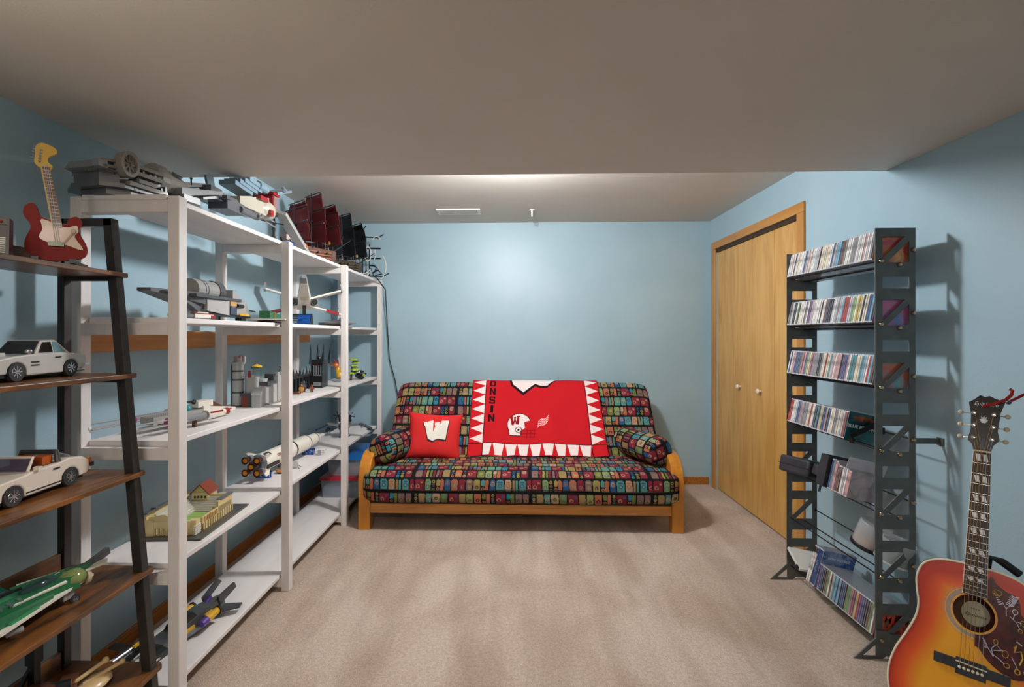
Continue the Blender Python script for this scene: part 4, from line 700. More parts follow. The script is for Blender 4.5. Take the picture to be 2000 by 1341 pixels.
P(t, 'hull', WH, ('box', -1.2, 1.2, 0, 12, .6, 2.2), ('box', -.8, .8, 2, 9, 2.2, 3)); P(t, 'red_trim', RD, ('box', -1.3, 1.3, 10, 13, .5, 1.8), ('box', -1.25, 1.25, 0, 12, 2.1, 2.5)); P(t, 'thruster', DG, ('cyl', (0, -10, 1.2), (0, 0, 1.2), 1.0), ('box', -.5, .5, -8, -2, 1.9, 2.8)); P(t, 'lime_nozzle', LI, ('cyl', (0, -12, 1.2), (0, -10, 1.2), 1.25, 1.1)); P(t, 'skid', DG, ('box', -1, 1, 0, 10, 0, .6))
t = thing('toy_jet', 'flat dark green and white brick jet with yellow stripe on the second shelf', 'toy spaceship', (-1.28, 2.62, 1.378), 12)
P(t, 'fuselage', GN, ('hull8', [(-2.5, -22, 2.4), (2.5, -22, 2.4), (2.5, -22, 5.8), (-2.5, -22, 5.8)], [(-1.5, 24, 2), (1.5, 24, 2), (1.5, 24, 3.6), (-1.5, 24, 3.6)])); P(t, 'yellow_stripe', YE, ('box', -2.7, 2.7, -14, -11.5, 2.2, 5.4)); P(t, 'wing', WH, ('pr', 'z', [(-9, -20), (9, -20), (6, 8), (2, 22), (-2, 22), (-6, 8)], 1.4, 2.1)); P(t, 'skid', DG, ('cyl', (4, -18, .9), (4, 20, .9), .5), ('cyl', (-4, -18, .9), (-4, 20, .9), .5), ('box', -4, 4, -10, -8, 0, 1.4), ('box', -4, 4, 8, 10, 0, 1.4))
t = thing('toy_starfighter', 'white brick-built starfighter with spread wings on a stand in the middle bay', 'toy spaceship', (-1.335, 3.1, 1.378), rot=(4, 0, 203))
P(t, 'fuselage', WH, ('hull8', [(-4.4, -10, 11), (4.4, -10, 11), (4.4, -10, 19), (-4.4, -10, 19)], [(-3, 12, 16.5), (3, 12, 16.5), (3, 12, 21.6), (-3, 12, 21.6)]), ('hull8', [(-3, 12, 16.5), (3, 12, 16.5), (3, 12, 21.6), (-3, 12, 21.6)], [(-1.8, 30, 21.6), (1.8, 30, 21.6), (1.8, 30, 25), (-1.8, 30, 25)])); P(t, 'belly_panel', pl('#d9c3a8'), ('ob', (0, 2, 14.6), (4.6, 20, 1), (13, 0, 0))); P(t, 'nose', GY2, ('hull8', [(-2, 28, 21.2), (2, 28, 21.2), (2, 28, 25.2), (-2, 28, 25.2)], [(-1.2, 36, 24), (1.2, 36, 24), (1.2, 36, 26), (-1.2, 36, 26)])); P(t, 'cockpit', GLZ, ('hull8', [(-1.6, 0, 18.5), (1.6, 0, 18.5), (1.4, 1, 21.4), (-1.4, 1, 21.4)], [(-1.4, 12, 20.6), (1.4, 12, 20.6), (1, 11, 22), (-1, 11, 22)]))
for s in (-1, 1):
    for up in (1, -1):
        a = 17 if up > 0 else -15; c_, s_ = math.cos(math.radians(a)), math.sin(math.radians(a)); z0 = 17.4 if up > 0 else 13
        e = (s*(3+21*c_), -6, z0+21*s_); m_ = (s*(3+10*c_), -6, z0+10*s_)
        P(t, 'wing', WH, ('ob', m_, (21, 8, 1.0), (0, -a*s, 0)))
        if up > 0:
            P(t, 'engine', LG, ('cyl', (s*6.4, -12, 15.2), (s*6.4, -1, 15.2), 2.7, 2.3, 16)); P(t, 'engine_intake', BK, ('lathe', (s*6.4, -.6, 15.2), [(1.2, 0), (1.9, 0), (1.9, .7)], 14, 'y')); P(t, 'wing_fence', LG, ('ob', (e[0], -6, e[2]+1.4), (.8, 8, 5), (0, -10*s, 0)))
        if up < 0: P(t, 'wing_marking', RD, ('ob', (s*(3+15*c_), -6, z0+15*s_-.0), (8, 8.4, 1.4), (0, -a*s, 0)))
        else: P(t, 'wing_marking', pl('#8d9aa6'), ('ob', (s*(3+9*c_), -9, z0+9*s_), (4, 1.4, 1.3), (0, -a*s, 0)))
P(t, 'stand', BK, ('box', -1, 1, -4, -2, 0, 13), ('box', -5, 5, -8, 4, 0, 1))
q = thing('display_plaque', 'blue and black printed plaque standing below the white starfighter', 'plaque', (-1.285, 2.92, 1.378), -4)
P(q, 'board', BK, ('hull8', [(-7, -1, 0), (7, -1, 0), (7, 3, 0), (-7, 3, 0)], [(-7, 1.2, 6.6), (7, 1.2, 6.6), (7, 2.4, 6.6), (-7, 2.4, 6.6)])); P(q, 'printed_card', mat('#1c66c8', .3, h2='#0e1c3a', sc=14.0, st=(.4, 1, 2.5), dist=1.5), ('hull8', [(-1, -1.2, .5), (6.6, -1.2, .5), (6.6, -1, .5), (-1, -1, .5)], [(-1, .8, 6.2), (6.6, .8, 6.2), (6.6, 1.2, 6.2), (-1, 1.2, 6.2)])); P(q, 'printed_lines', pl('#9fb0c0'), *[('ob', (-3.4, -.7+i*.33, 1.2+i*1.0), (5, .2, .35), (-16, 0, 0)) for i in range(5)])
t = thing('toy_spaceship', 'small round grey brick spaceship beside the third shelf post', 'toy spaceship', (-1.27, 3.52, 1.378), 0)
P(t, 'hull', LG, ('lathe', (0, 0, 1.6), [(.1, -1.4), (5, -1.4), (13, .4), (13, 1.0), (5, 3), (.1, 3.2)], 28)); P(t, 'hull_panels', DG, *[('ob', (8.5*math.cos(a), 8.5*math.sin(a), 3), (4, .9, .9), (0, 10, math.degrees(a))) for a in [i*math.pi/6 for i in range(12)]], ('lathe', (0, 0, 1.7), [(13.2, 0), (13.2, .9)], 28)); P(t, 'cockpit_dome', GLZ, ('sph', (5, -5, 4.4), (2.6, 2.6, 2)), sm=True); P(t, 'thruster', GY2, ('box', -12.5, -10, -4, 4, 1, 3)); P(t, 'antenna', GY2, ('cyl', (-2, -6, 4), (3.4, -7.5, 13), .4, .2))
# -- third tier
t = thing('toy_starfighter', 'white red and purple brick starfighter with two long tail rods on the third shelf', 'toy spaceship', (-1.36, 1.98, .945), -10)
P(t, 'nose', WH, ('hull8', [(-3, 8, 3), (3, 8, 3), (3, 8, 7), (-3, 8, 7)], [(-2.6, 27, 2.6), (2.6, 27, 2.6), (2.6, 27, 4), (-2.6, 27, 4)]), ('box', -2.2, 2.2, 6, 14, 6.4, 9)); P(t, 'nose_stripe', RD, ('box', 2.7, 3.1, 10, 24, 3.4, 3.9), ('ob', (1, 22, 4.2), (1.6, 8, .4), (-4, 0, 0))); P(t, 'cockpit_glass', pl('#5c3a26'), ('hull8', [(-2, 14, 6), (2, 14, 6), (1.6, 14, 8.6), (-1.6, 14, 8.6)], [(-2, 20, 4), (2, 20, 4), (1.6, 20, 5.4), (-1.6, 20, 5.4)])); P(t, 'turret', BK, ('cyl', (0, 0, 9.4), (0, 7, 9), .4), ('sph', (0, 6, 8.8), 1)); P(t, 'blue_dome', pl('#2b8f9a'), ('sph', (0, 2.6, 6.4), 1.6), sm=True); P(t, 'spine', LG, ('box', -3, 3, -16, 8, 3, 5.8), ('box', -9, 9, -6, -1, 3.2, 4.6), ('studs', -3, 3, -16, 0, 5.8))
for s in (-1, 1):
    P(t, 'engine_nacelle', WH, ('cyl', (s*9.4, 2, 4.2), (s*9.4, 12, 4.2), 2.1, 1.4, 14), ('box', s*9.4-1.8, s*9.4+1.8, 2, 10, 3.2, 5.4)); P(t, 'nacelle_band', RD, ('cyl', (s*9.4, 12, 4.2), (s*9.4, 14, 4.2), 1.5), ('ob', (s*9.4+1.7, 6, 5.2), (.5, 7, .6), (0, 0, 0))); P(t, 'nacelle_core', GY2, ('cyl', (s*9.4, -14, 4.2), (s*9.4, 2, 4.2), 1.3)); P(t, 'tail_rod', LG, ('cyl', (s*9.4, -30, 5.4), (s*9.4, -8, 5), .28), ('cyl', (s*8.2, -30, 3.4), (s*8.2, -8, 3.6), .28), ('cyl', (s*10.6, -30, 3.4), (s*10.6, -8, 3.6), .28)); P(t, 'purple_nozzle', MA, ('cyl', (s*9.4, -16, 4.2), (s*9.4, -13, 4.2), 1.9, 1.6)); P(t, 'tail_ring', WH, ('lathe', (s*9.4, -31, 4), [(.7, 0), (1.1, 0), (1.1, 1), (.7, 1), (.7, 0)], 12, 'y')); P(t, 'leg', BRW, ('box', s*7.6, s*8.8, -3, -1.6, 0, 3.4))
P(t, 'leg', BRW, ('box', -.8, .8, 16, 17.4, 0, 3))
t = thing('toy_castle', 'grey brick-built castle with a tall round tower and red flags', 'toy castle', (-1.37, 2.6, .945), 0)
CG = pl('#b4b5b4'); CGD = pl('#4d5054')
P(t, 'round_tower', CG, ('cyl', (-6.5, -8, 0), (-6.5, -8, 22), 2.7, None, 14)); P(t, 'tower_bands', CGD, *[('cyl', (-6.5, -8, z), (-6.5, -8, z+.8), 2.9, None, 14) for z in (0, 7, 13.5, 18)], ('box', -9.6, -8.8, -9, -8, 0, 24)); P(t, 'tower_top', CG, ('cyl', (-6.5, -8, 22), (-6.5, -8, 23), 3.4, None, 14), ('box', -9.4, -7.6, -10.6, -9.4, 23, 26), ('box', -5.4, -3.6, -10.6, -9.4, 23, 26), ('box', -9.4, -7.6, -6.6, -5.4, 23, 26), ('box', -5.4, -3.6, -6.6, -5.4, 23, 26)); P(t, 'tower_flag', RD, ('box', -4, -3.8, -10, -8, 24, 26.5), ('pr', 'x', [(-10, 25), (-13, 26), (-10, 27)], -4, -3.8)); P(t, 'side_tower', CG, ('cyl', (0, -6, 0), (0, -6, 15), 3.6, None, 14), ('cyl', (4, -3, 0), (4, -3, 14), 2.4, None, 12), ('box', -3, -1.6, -10, -8.6, 15, 17), ('box', 1.6, 3, -10, -8.6, 14.6, 16.4)); P(t, 'gate', RBR, ('box', -3.4, .4, -10.2, -9.2, 0, 5.5)); P(t, 'gate_arch', CGD, ('box', -4, 1, -10.4, -9.4, 5.5, 7), ('box', .4, 2, -10.6, -9, 0, 7)); P(t, 'gatehouse', CG, ('box', 3.5, 8, -13, -7, 0, 6.5), ('hull8', [(3.2, -13.4, 6.5), (8.3, -13.4, 6.5), (8.3, -6.6, 6.5), (3.2, -6.6, 6.5)], [(3.4, -10, 10), (8, -10, 10), (8, -6.6, 10), (3.4, -6.6, 10)])); P(t, 'curtain_wall', CG, ('box', 3, 7, -6, 4, 0, 10.5), ('box', 5, 9, 4, 16, 0, 15), ('box', 7, 9.4, -2, 2, 0, 11), ('box', -8, 5, 12, 16, 0, 12)); P(t, 'battlements', CG, *[('box', 7.4, 9, 4+i*3, 5.6+i*3, 15, 16.8) for i in range(4)]); P(t, 'roof_bricks', CGD, ('box', 3, 8, -5.5, 3, 10.5, 12.5), ('box', 2, 7, 3, 9, 12, 16), ('pr', 'x', [(8, 15), (12, 19), (10, 20), (14, 20.5), (12, 17)], 6, 7)); P(t, 'watch_canopy', YE, ('lathe', (0, -1, 20), [(2.6, 0), (2.4, .6), (.2, 1.6)], 12)); P(t, 'canopy_posts', GN, ('cyl', (1.6, 0, 15), (1.6, 0, 20), .2), ('cyl', (-1.6, -2, 15), (-1.6, -2, 20), .2), ('box', -2, 2, -3, 1, 19.4, 20)); P(t, 'rock_base', pl('#77797a'), ('box', -9, 10, -8, 16, 0, 1.4)); P(t, 'sand_patch', TN, ('pr', 'z', [(8, 4), (13, 6), (13, 14), (8, 15)], 0, .8), ('pr', 'x', [(5, .8), (7, 3), (9, .8)], 9.4, 11.5)); P(t, 'guard_figure', RD, ('box', -.6, .6, -9, -8.2, 15, 17.4), ('sph', (0, -8.6, 18), .7))
t = thing('toy_fortress', 'black brick-built fortress wall with spiked tower', 'toy castle', (-1.42, 3.22, .945), 0)
P(t, 'wall', BK, ('box', -5, 2, -24, 16, 0, 10), ('box', 1.4, 3, -24, 16, 9, 10.6), *[('box', 1.8, 3, -22+i*5, -20.4+i*5, 0, 9) for i in range(8)]); P(t, 'spikes', BK, *[('cyl', (2, -23+i*5, 10), (2, -23+i*5, 16-(i % 2)*1.2), 1.1, .05, 4) for i in range(8)]); P(t, 'tower', BK, ('box', 2, 10, 14, 24, 0, 18), ('box', 1.4, 11, 13, 25, 17, 20)); P(t, 'tower_spikes', pl('#232a33'), *[('cyl', (x, y, 17), (x*1.08, y*1.04, 31), 1.3, .05, 4) for x, y in ((2, 13), (10.5, 13), (2, 25), (10.5, 25))]); P(t, 'tower_windows', GY2, ('box', 4, 9.4, 13.6, 14, 2, 4.4), ('box', 4, 9.4, 13.6, 14, 9, 9.8), *[('box', 4+i*1.6, 4.5+i*1.6, 13.5, 14, 10, 16) for i in range(4)]); P(t, 'tower_band', RBR, ('box', 1.8, 10.3, 13.7, 24.2, 16, 16.5)); P(t, 'base_plate', DG, ('box', -6, 14, 10, 27, 0, .5)); P(t, 'gargoyle', BK, ('sph', (6, 19, 21), 1.6), ('sph', (-1.5, -16, 11), 1.2), ('sph', (-1.5, 0, 11), 1.2))
figs = [('orange-brown brick beast figure at the left of the black fortress', RBR, (-1.405, 3.05), 7.2), ('tan brick figure with round shield in front of the fortress', pl('#a9763e'), (-1.335, 3.06), 5.4), ('grey brick wizard figure with raised arms in front of the fortress', DG, (-1.345, 3.12), 7.0), ('small brown brick figure right of the others before the fortress', pl('#8f4a2e'), (-1.285, 3.10), 4.6)]
for k, (lab, m_, (x, y), h) in enumerate(figs):
    f = thing('toy_figure', lab, 'toy figure', (x, y, .953), 20, 'brick figures before the fortress'); P(f, 'legs', BRW, ('box', -.9, -.1, -.5, .5, 0, h*.35), ('box', .1, .9, -.5, .5, 0, h*.35)); P(f, 'torso', m_, ('hull8', [(-1, -.6, h*.35), (1, -.6, h*.35), (1, .6, h*.35), (-1, .6, h*.35)], [(-.7, -.5, h*.7), (.7, -.5, h*.7), (.7, .5, h*.7), (-.7, .5, h*.7)])); P(f, 'arms', m_, ('cyl', (-.9, 0, h*.64), (-1.5, -1.0, h*(.45 if k != 2 else .9)), .32), ('cyl', (.9, 0, h*.64), (1.5, -1.0, h*(.45 if k != 2 else .9)), .32)); P(f, 'head', m_ if k else RBR, ('sph', (0, 0, h*.82), (.75, .75, h*.13)), ('cyl', (0, 0, h*.9), (0, 0, h), .6, .25)); 
    if k == 1: P(f, 'shield', pl('#c08a3c'), ('lathe', (0, -1.6, h*.4), [(1.5, 0), (1.2, -.3), (.1, -.5)], 14, 'y'))
bq = B(.01).box(-5, 4, -1.2, 1.2, 0, .8).box(-5, -3, -1, 1, .8, 1.4).box(1, 3, -1, 1, .8, 1.3).out('toy_raft', pl('#7a4426')); bq.location = (-1.355, 3.0, .953); tag(bq, 'low brown brick raft lying in front of the toy figures', 'toy')
t = thing('toy_creature', 'yellow and orange brick creature with a lime tree behind the third post', 'toy', (-1.34, 3.86, .953), 0)
P(t, 'body', YE, ('sph', (-2.5, -3, 5), (3, 3, 3.2)), ('sph', (-3.8, -3, 8.4), (2.2, 2.2, 3)), ('sph', (.6, -2.4, 3.6), (2.4, 2, 1.8)), ('ob', (-1, -4.6, 8), (4, .5, 5), (0, 30, 0)), sm=True); P(t, 'head', OR, ('sph', (-5, -4, 12.6), (2.2, 2.4, 2)), ('hull8', [(-6, -5, 11.6), (-6, -3, 11.6), (-6, -3, 13.2), (-6, -5, 13.2)], [(-9, -4.6, 12), (-9, -3.4, 12), (-9, -3.4, 12.8), (-9, -4.6, 12.8)])); P(t, 'crest', RD, ('cyl', (-5.4, -4, 14), (-7, -4, 18), 1, .15), ('cyl', (-3.6, -4, 13.6), (-3.4, -4, 17), .9, .15), ('cyl', (-8.6, -4, 13), (-9.6, -4, 15.6), .6, .1)); P(t, 'leg', pl('#6a5a44'), ('box', -5, -3, -5, -2, 0, 3), ('box', -1, .6, -5, -2, 0, 3)); P(t, 'tree_trunk', BRW, ('cyl', (4, 4, 0), (5, 4, 12), 1, .7)); P(t, 'leaves', LI, *[('lathe', (6+dx, 4+dy, z), [(.2, 0), (3.4, .3), (3, 1.4), (.4, 2)], 7) for dx, dy, z in ((-1, 0, 5), (1.5, -1, 8), (0, 1, 11), (2, 0, 13.5), (0, -1, 16))]); P(t, 'dark_leaves', pl('#3a4a1e'), *[('lathe', (6+dx, 4+dy, z), [(.2, 0), (2.8, .2), (2.4, .8), (.4, 1.2)], 7) for dx, dy, z in ((2, 0, 6.6), (1, 1, 10), (2.4, -1, 14.8))]); P(t, 'rock', pl('#8c9aa0'), ('sph', (-4, -5, .9), (4, 3, 1)))
t = thing('toy_bush', 'dark green round brick bush at the end of the third shelf', 'toy plant', (-1.255, 4.0, .953), 0)
P(t, 'foliage', pl('#1f2a20'), *[('ob', (3.2*math.cos(i*2.4)*(1-abs(i-7)/9), 3.2*math.sin(i*2.4)*(1-abs(i-7)/9), .8+i*.42), (3, 3, 1.1), (20*math.sin(i), 20*math.cos(i), i*40)) for i in range(15)]); P(t, 'lime_leaf', LI, ('ob', (3.4, -2, 3.6), (1.6, 1.6, 1.6), (30, 20, 10)))
# -- fourth tier: stadium, rocket and companions, fighter
t = thing('toy_stadium', 'cream brick-built stadium with green field and brown roof on a dark base', 'toy building', (-1.36, 2.05, .515), 4)
ST = pl('#e2cd94'); P(t, 'base_plate', pl('#4a4845'), ('box', -13, 13, -18, 22, 0, .8)); P(t, 'field', pl('#8ec04a'), ('box', -5, 5, -8, 9, .8, 1.6)); P(t, 'field_lines', WH, *[('box', -5, 5, -7+i*3, -6.8+i*3, 1.6, 1.66) for i in range(6)])
for i in range(7): P(t, 'stand_tier', pl('#d8d4c8'), ('box', -6-i*.7, -5.3-i*.7, -9, 12, .8, 2.2+i*.85), ('box', 5.2+i*.5, 5.7+i*.5, -9, 12, .8, 1.8+i*.5), ('box', -8, 7, 10+i*.6, 10.6+i*.6, .8, 2+i*.8))
P(t, 'outer_wall', ST, ('box', -11, -10.2, -14, 15, .8, 9), ('box', 8.6, 9.4, -10, 13, 3.6, 6.2), ('box', 8.6, 9.4, 2, 14, 3.6, 8.6), ('box', -9, 8, 14.6, 15.4, .8, 8)); P(t, 'arcade_pier', ST, *[('box', 8.5, 9.5, -9.4+i*1.9, -8.4+i*1.9, .8, 3.8) for i in range(13)]); P(t, 'brick_arches', pl('#c89a5c'), *[('box', 9.3, 9.7, -9+i*1.2, -8.6+i*1.2, 4, 6) for i in range(9)]); P(t, 'corner_tower', ST, ('box', 6, 9, -14, -11, .8, 6.4)); P(t, 'corner_tower', ST, ('box', -10, -7, -15, -12, .8, 7)); P(t, 'tower_lattice', WH, *[('box', 8.6, 9.4, -15, -11, 1+i*.8, 1.4+i*.8) for i in range(5)]); P(t, 'end_wall', ST, ('box', -9, 7, -14.6, -13.8, 3.6, 6.4), ('pr', 'y', [(-9, 6.4), (3, 6.4), (-3, 9), (-9, 8)], -14.4, -13.8), *[('box', -8.8+i*1.6, -8+i*1.6, -14.6, -13.6, .8, 3.8) for i in range(10)]); P(t, 'field_house', ST, ('box', -8, -1, 13, 21, .8, 9), ('pr', 'y', [(-8, 9), (-1, 9), (-4.5, 12.4)], 13.2, 20.8)); P(t, 'field_house_roof', pl('#8a3c24'), ('hull8', [(-8.8, 12.6, 8.7), (-8.8, 21.4, 8.7), (-4.5, 21.4, 12.9), (-4.5, 12.6, 12.9)], [(-8.6, 12.6, 8.2), (-8.6, 21.4, 8.2), (-4.5, 21.4, 12.4), (-4.5, 12.6, 12.4)]), ('hull8', [(-.2, 12.6, 8.7), (-.2, 21.4, 8.7), (-4.5, 21.4, 12.9), (-4.5, 12.6, 12.9)], [(-.4, 12.6, 8.2), (-.4, 21.4, 8.2), (-4.5, 21.4, 12.4), (-4.5, 12.6, 12.4)])); P(t, 'field_house_window', BK, *[('box', -7+i*1.5, -6.2+i*1.5, 12.85, 13, 6.5, 7.6) for i in range(4)]); P(t, 'stand_roof', pl('#6a6e70'), ('ob', (-10.6, 0, 9.4), (3, 30, .5), (0, -12, 0)), ('box', 7.6, 9.8, 4, 14, 8.6, 9.1), ('box', -11, -9, -10, -8, 9.2, 10.4), ('box', -11, -9, 2, 4, 9.2, 10.4)); P(t, 'mascot_plate', YE, ('box', 3.6, 4.2, 8, 9, 1.6, 4))
t = thing('toy_rocket', 'long white brick-built moon rocket with five dark red engine bells', 'toy rocket', (-1.40, 2.62, .515), -3.5, rot=(0, 0, -3.5))
RW = pl('#efeadd', .3); zc = 9.5
P(t, 'first_stage', RW, ('lathe', (0, 4, zc), [(5, 0), (5.05, .5), (5.05, 34)], 28, 'y'), sm=True); P(t, 'second_stage', RW, ('lathe', (0, 38, zc), [(5.05, 0), (4.9, 1.2), (4.9, 18), (3.8, 24)], 28, 'y'), sm=True); P(t, 'nose_stage', RW, ('lathe', (0, 62, zc), [(3.8, 0), (3.7, 8), (2.2, 14), (1.5, 15), (1.4, 20), (.3, 24), (.15, 31)], 24, 'y'), sm=True); P(t, 'black_band', BK, ('lathe', (0, 37, zc), [(5.08, 0), (5.1, .2), (5.1, 1.4), (5.08, 1.6)], 28, 'y'), ('lathe', (0, 69, zc), [(3.78, 0), (3.8, .6)], 24, 'y'), ('lathe', (0, 56, zc), [(4.95, 0), (4.95, .7)], 28, 'y')); P(t, 'roll_pattern', BK, ('ob', (4.9, 10, zc-1.6), (.6, 12, 2.2), (0, 0, 0)), ('ob', (2.6, 8, zc+4.4), (2.4, 5, .6), (0, 32, 0)), ('ob', (-1, 30, zc+5), (3, 4, .4))); P(t, 'flag_print', RD, ('ob', (4.1, 26, zc+2.9), (.3, 2, 1.2), (0, -36, 0)))
text('USA', 'stage_lettering', pl('#a03a30'), t, .024, (.0475, .17, zc*.01+.022), (62, 0, 90), ext=.0004)
P(t, 'thrust_frame', DG, ('lathe', (0, 1, zc), [(3.4, 0), (4.9, 1.5), (5.1, 3)], 24, 'y'))
for s, q in ((3.3, 3.3), (-3.3, 3.3), (3.3, -3.3), (-3.3, -3.3), (0, 0)):
    e = P(t, 'engine_bell', pl('#4a140e'), ('lathe', (s, -3.6, zc+q), [(1.0, 4), (1.2, 2.6), (1.9, .4), (2.0, 0), (1.7, .3), (.5, 2)], 18, 'y'), sm=True); P(e, 'engine_glow_stud', pl('#d98a1c'), ('lathe', (s, -3.5, zc+q), [(.01, -.1), (1.15, -.1), (1.3, .2), (1.3, .6)], 14, 'y')); P(e, 'engine_mount', GY2, ('lathe', (s, .4, zc+q), [(1.5, 0), (1.9, .4), (1.9, 1.4), (1.4, 2)], 14, 'y'))
for a in (45, 135, 225, 315):
    c_, s_ = math.cos(math.radians(a)), math.sin(math.radians(a)); P(t, 'fin', RW, ('hull8', [(4.6*c_-.3*s_, 2, zc+4.6*s_+.3*c_), (4.6*c_+.3*s_, 2, zc+4.6*s_-.3*c_), (8.6*c_+.2*s_, 1, zc+8.6*s_-.2*c_), (8.6*c_-.2*s_, 1, zc+8.6*s_+.2*c_)], [(4.8*c_-.3*s_, 9, zc+4.8*s_+.3*c_), (4.8*c_+.3*s_, 9, zc+4.8*s_-.3*c_), (8.4*c_+.2*s_, 4, zc+8.4*s_-.2*c_), (8.4*c_-.2*s_, 4, zc+8.4*s_+.2*c_)])); P(t, 'fin_fairing', RW, ('cyl', (5*c_, 3, zc+5*s_), (4.9*c_, 11, zc+4.9*s_), 1.4, .3))
for lab, y in (('blue open-frame brick cradle under the rocket engines', 2.70), ('blue open-frame brick cradle under the middle of the rocket', 2.93), ('blue open-frame brick cradle under the rocket nose', 3.24)):
    b = B(.01)
    for dx in (-3.6, 3): b.box(dx, dx+.7, -1.6, -1, 0, 4.4).box(dx, dx+.7, 1, 1.6, 0, 4.4)
    b.box(-3.6, 3.7, -1.6, 1.6, 0, .7).box(-3.6, 3.7, -1.6, -1, 3.7, 4.3).box(-3.6, 3.7, 1, 1.6, 3.7, 4.3).ob((0, -1.3, 2.2), (5.6, .6, .7), (0, 32, 0)).ob((0, 1.3, 2.2), (5.6, .6, .7), (0, 32, 0))
    o = b.out('rocket_cradle', pl('#1f58b8')); o.location = (-1.395+(y-2.62)*.05, y, .515); tag(o, lab, 'stand', 'blue cradles under the rocket')
t = thing('toy_capsule', 'grey brick space capsule floating in an orange ring below the rocket', 'toy', (-1.335, 2.80, .521), 0)
P(t, 'float_ring', pl('#d07a1e'), ('lathe', (0, 0, 1.6), [(1.8, -.6), (3, -.6), (3.3, 0), (3, .6), (1.8, .6)], 20)); P(t, 'hull_base', pl('#3c4652'), ('lathe', (0, 0, 0), [(.1, 0), (2.6, .2), (3, 1)], 20)); P(t, 'cone', GY2, ('lathe', (0, 0, 1.6), [(1.9, 0), (.9, 2.6), (.1, 2.7)], 18), sm=True); P(t, 'tip', YE, ('sph', (0, 0, 4.6), .9), sm=True)
t = thing('toy_lander', 'small silver brick moon lander on the fourth shelf', 'toy', (-1.30, 2.90, .521), 15)
P(t, 'body', mat('#bfc0c2', .3, metal=.5), ('box', -1.4, 1.4, -1.4, 1.4, 1.2, 2.6), ('box', -1, 1, -1, 1, 2.6, 4)); P(t, 'legs', GY2, *[('cyl', (s*1.2, q*1.2, 1.6), (s*2.4, q*2.4, .2), .2) for s in (-1, 1) for q in (-1, 1)], *[('cyl', (s*2.4, q*2.4, 0), (s*2.4, q*2.4, .25), .5) for s in (-1, 1) for q in (-1, 1)])
t = thing('toy_module', 'tiny see-through brick satellite on thin rods near the shelf edge', 'toy', (-1.285, 3.22, .521), 10)
P(t, 'rods', mat('#c9cdd2', .2, alpha=.6), ('cyl', (-3, 0, 1.2), (3.4, 0, 1.6), .16), ('cyl', (-3, 0, 2.6), (3.4, 0, 3), .16), ('cyl', (-2.8, 0, 0), (-2.8, 0, 3), .16)); P(t, 'core', GY2, ('box', -.8, .9, -.8, .8, .9, 3.2)); P(t, 'panel', mat('#d6dade', .15, alpha=.5), ('ob', (3.6, 0, 3.2), (2.4, 2, .2), (0, -30, 0)), ('box', -.8, .8, -.8, .8, 0, .9))
t = thing('toy_fighter', 'dark blue-grey brick fighter with drooping silver wings and propellers', 'toy spaceship', (-1.315, 3.80, .521), 0)
NV = pl('#343b4a'); P(t, 'fuselage', NV, ('sph', (0, 0, 9), (3.6, 9, 4.6)), ('box', -3, -1.6, -3, 1, 0, 8), ('box', 1.6, 3, -3, 1, 0, 8), sm=False); P(t, 'nose_glass', GLZ, ('sph', (0, -7, 9), (2.6, 4, 3)), sm=True); P(t, 'wing_arm', GY2, ('ob', (-8, 0, 9.6), (12, 5, 1.2), (0, 6, 0)), ('ob', (8, 0, 9.6), (12, 5, 1.2), (0, -6, 0))); P(t, 'wing_tip', NV, ('ob', (-17, -2, 8), (10, 4, 1), (0, -26, 10)), ('ob', (17, -2, 9), (10, 4, 1), (0, 20, -10)), ('ob', (21, -3, 6.4), (5, 3, .8), (0, 10, 0)), ('ob', (-13.5, 1, 5), (3, 3, 3), (20, 30, 0))); P(t, 'wing_lamp', SI, ('ob', (-19, -3.6, 6.4), (5, 1.2, .8), (0, -26, 10)), ('sph', (14, -3, 8.4), .8)); P(t, 'ear_post', NV, ('cyl', (-3.6, 0, 12), (-4.4, 0, 17), 1.2, .8), ('cyl', (3.6, 0, 12), (4.4, 0, 17), 1.2, .8)); P(t, 'propeller', BK, *[('ob', (s*4.4, -1.4, 16.6), (8, .5, .5), (0, r_, 0)) for s in (-1, 1) for r_ in (10, 70, 130)]); P(t, 'landing_feet', BK, ('box', -3.4, -1.2, -4, 3, 0, 1), ('box', 1.2, 3.4, -4, 3, 0, 1))
# -- bottom tier
t = thing('toy_spaceship', 'dark grey yellow and purple brick spaceship on the lowest shelf', 'toy spaceship', (-1.345, 2.0, .085), -9)
P(t, 'hull', pl('#4c4e50'), ('hull8', [(-4, -16, 1.4), (4, -16, 1.4), (3.6, -16, 5), (-3.6, -16, 5)], [(-4.6, 6, 1.4), (4.6, 6, 1.4), (3.6, 6, 7), (-3.6, 6, 7)]), ('hull8', [(-4.6, 6, 1.4), (4.6, 6, 1.4), (3.6, 6, 7), (-3.6, 6, 7)], [(-2, 18, 2.4), (2, 18, 2.4), (1.6, 18, 6), (-1.6, 18, 6)]), ('studs', -3, 3, -14, 4, 6)); P(t, 'side_stripe', YE, ('box', 4, 4.8, -12, -2, 3.4, 4.6), ('box', 3.6, 4.6, 4, 8, 4, 5.4)); P(t, 'armour_plate', pl('#77797c'), ('ob', (5, -3, 2.6), (1, 12, 1.6), (0, 10, -4)), ('ob', (-5, -3, 2.6), (1, 12, 1.6), (0, -10, 4))); P(t, 'tail_fin', pl('#46484c'), ('pr', 'x', [(14, 4), (24, 7), (23, 9.5), (13, 8)], 2, 3), ('pr', 'x', [(12, 5), (22, 10), (20, 12), (11, 8)], -4, -3), ('pr', 'z', [(4, 10), (11, 16), (10, 19), (3, 17)], 2.4, 3.2))
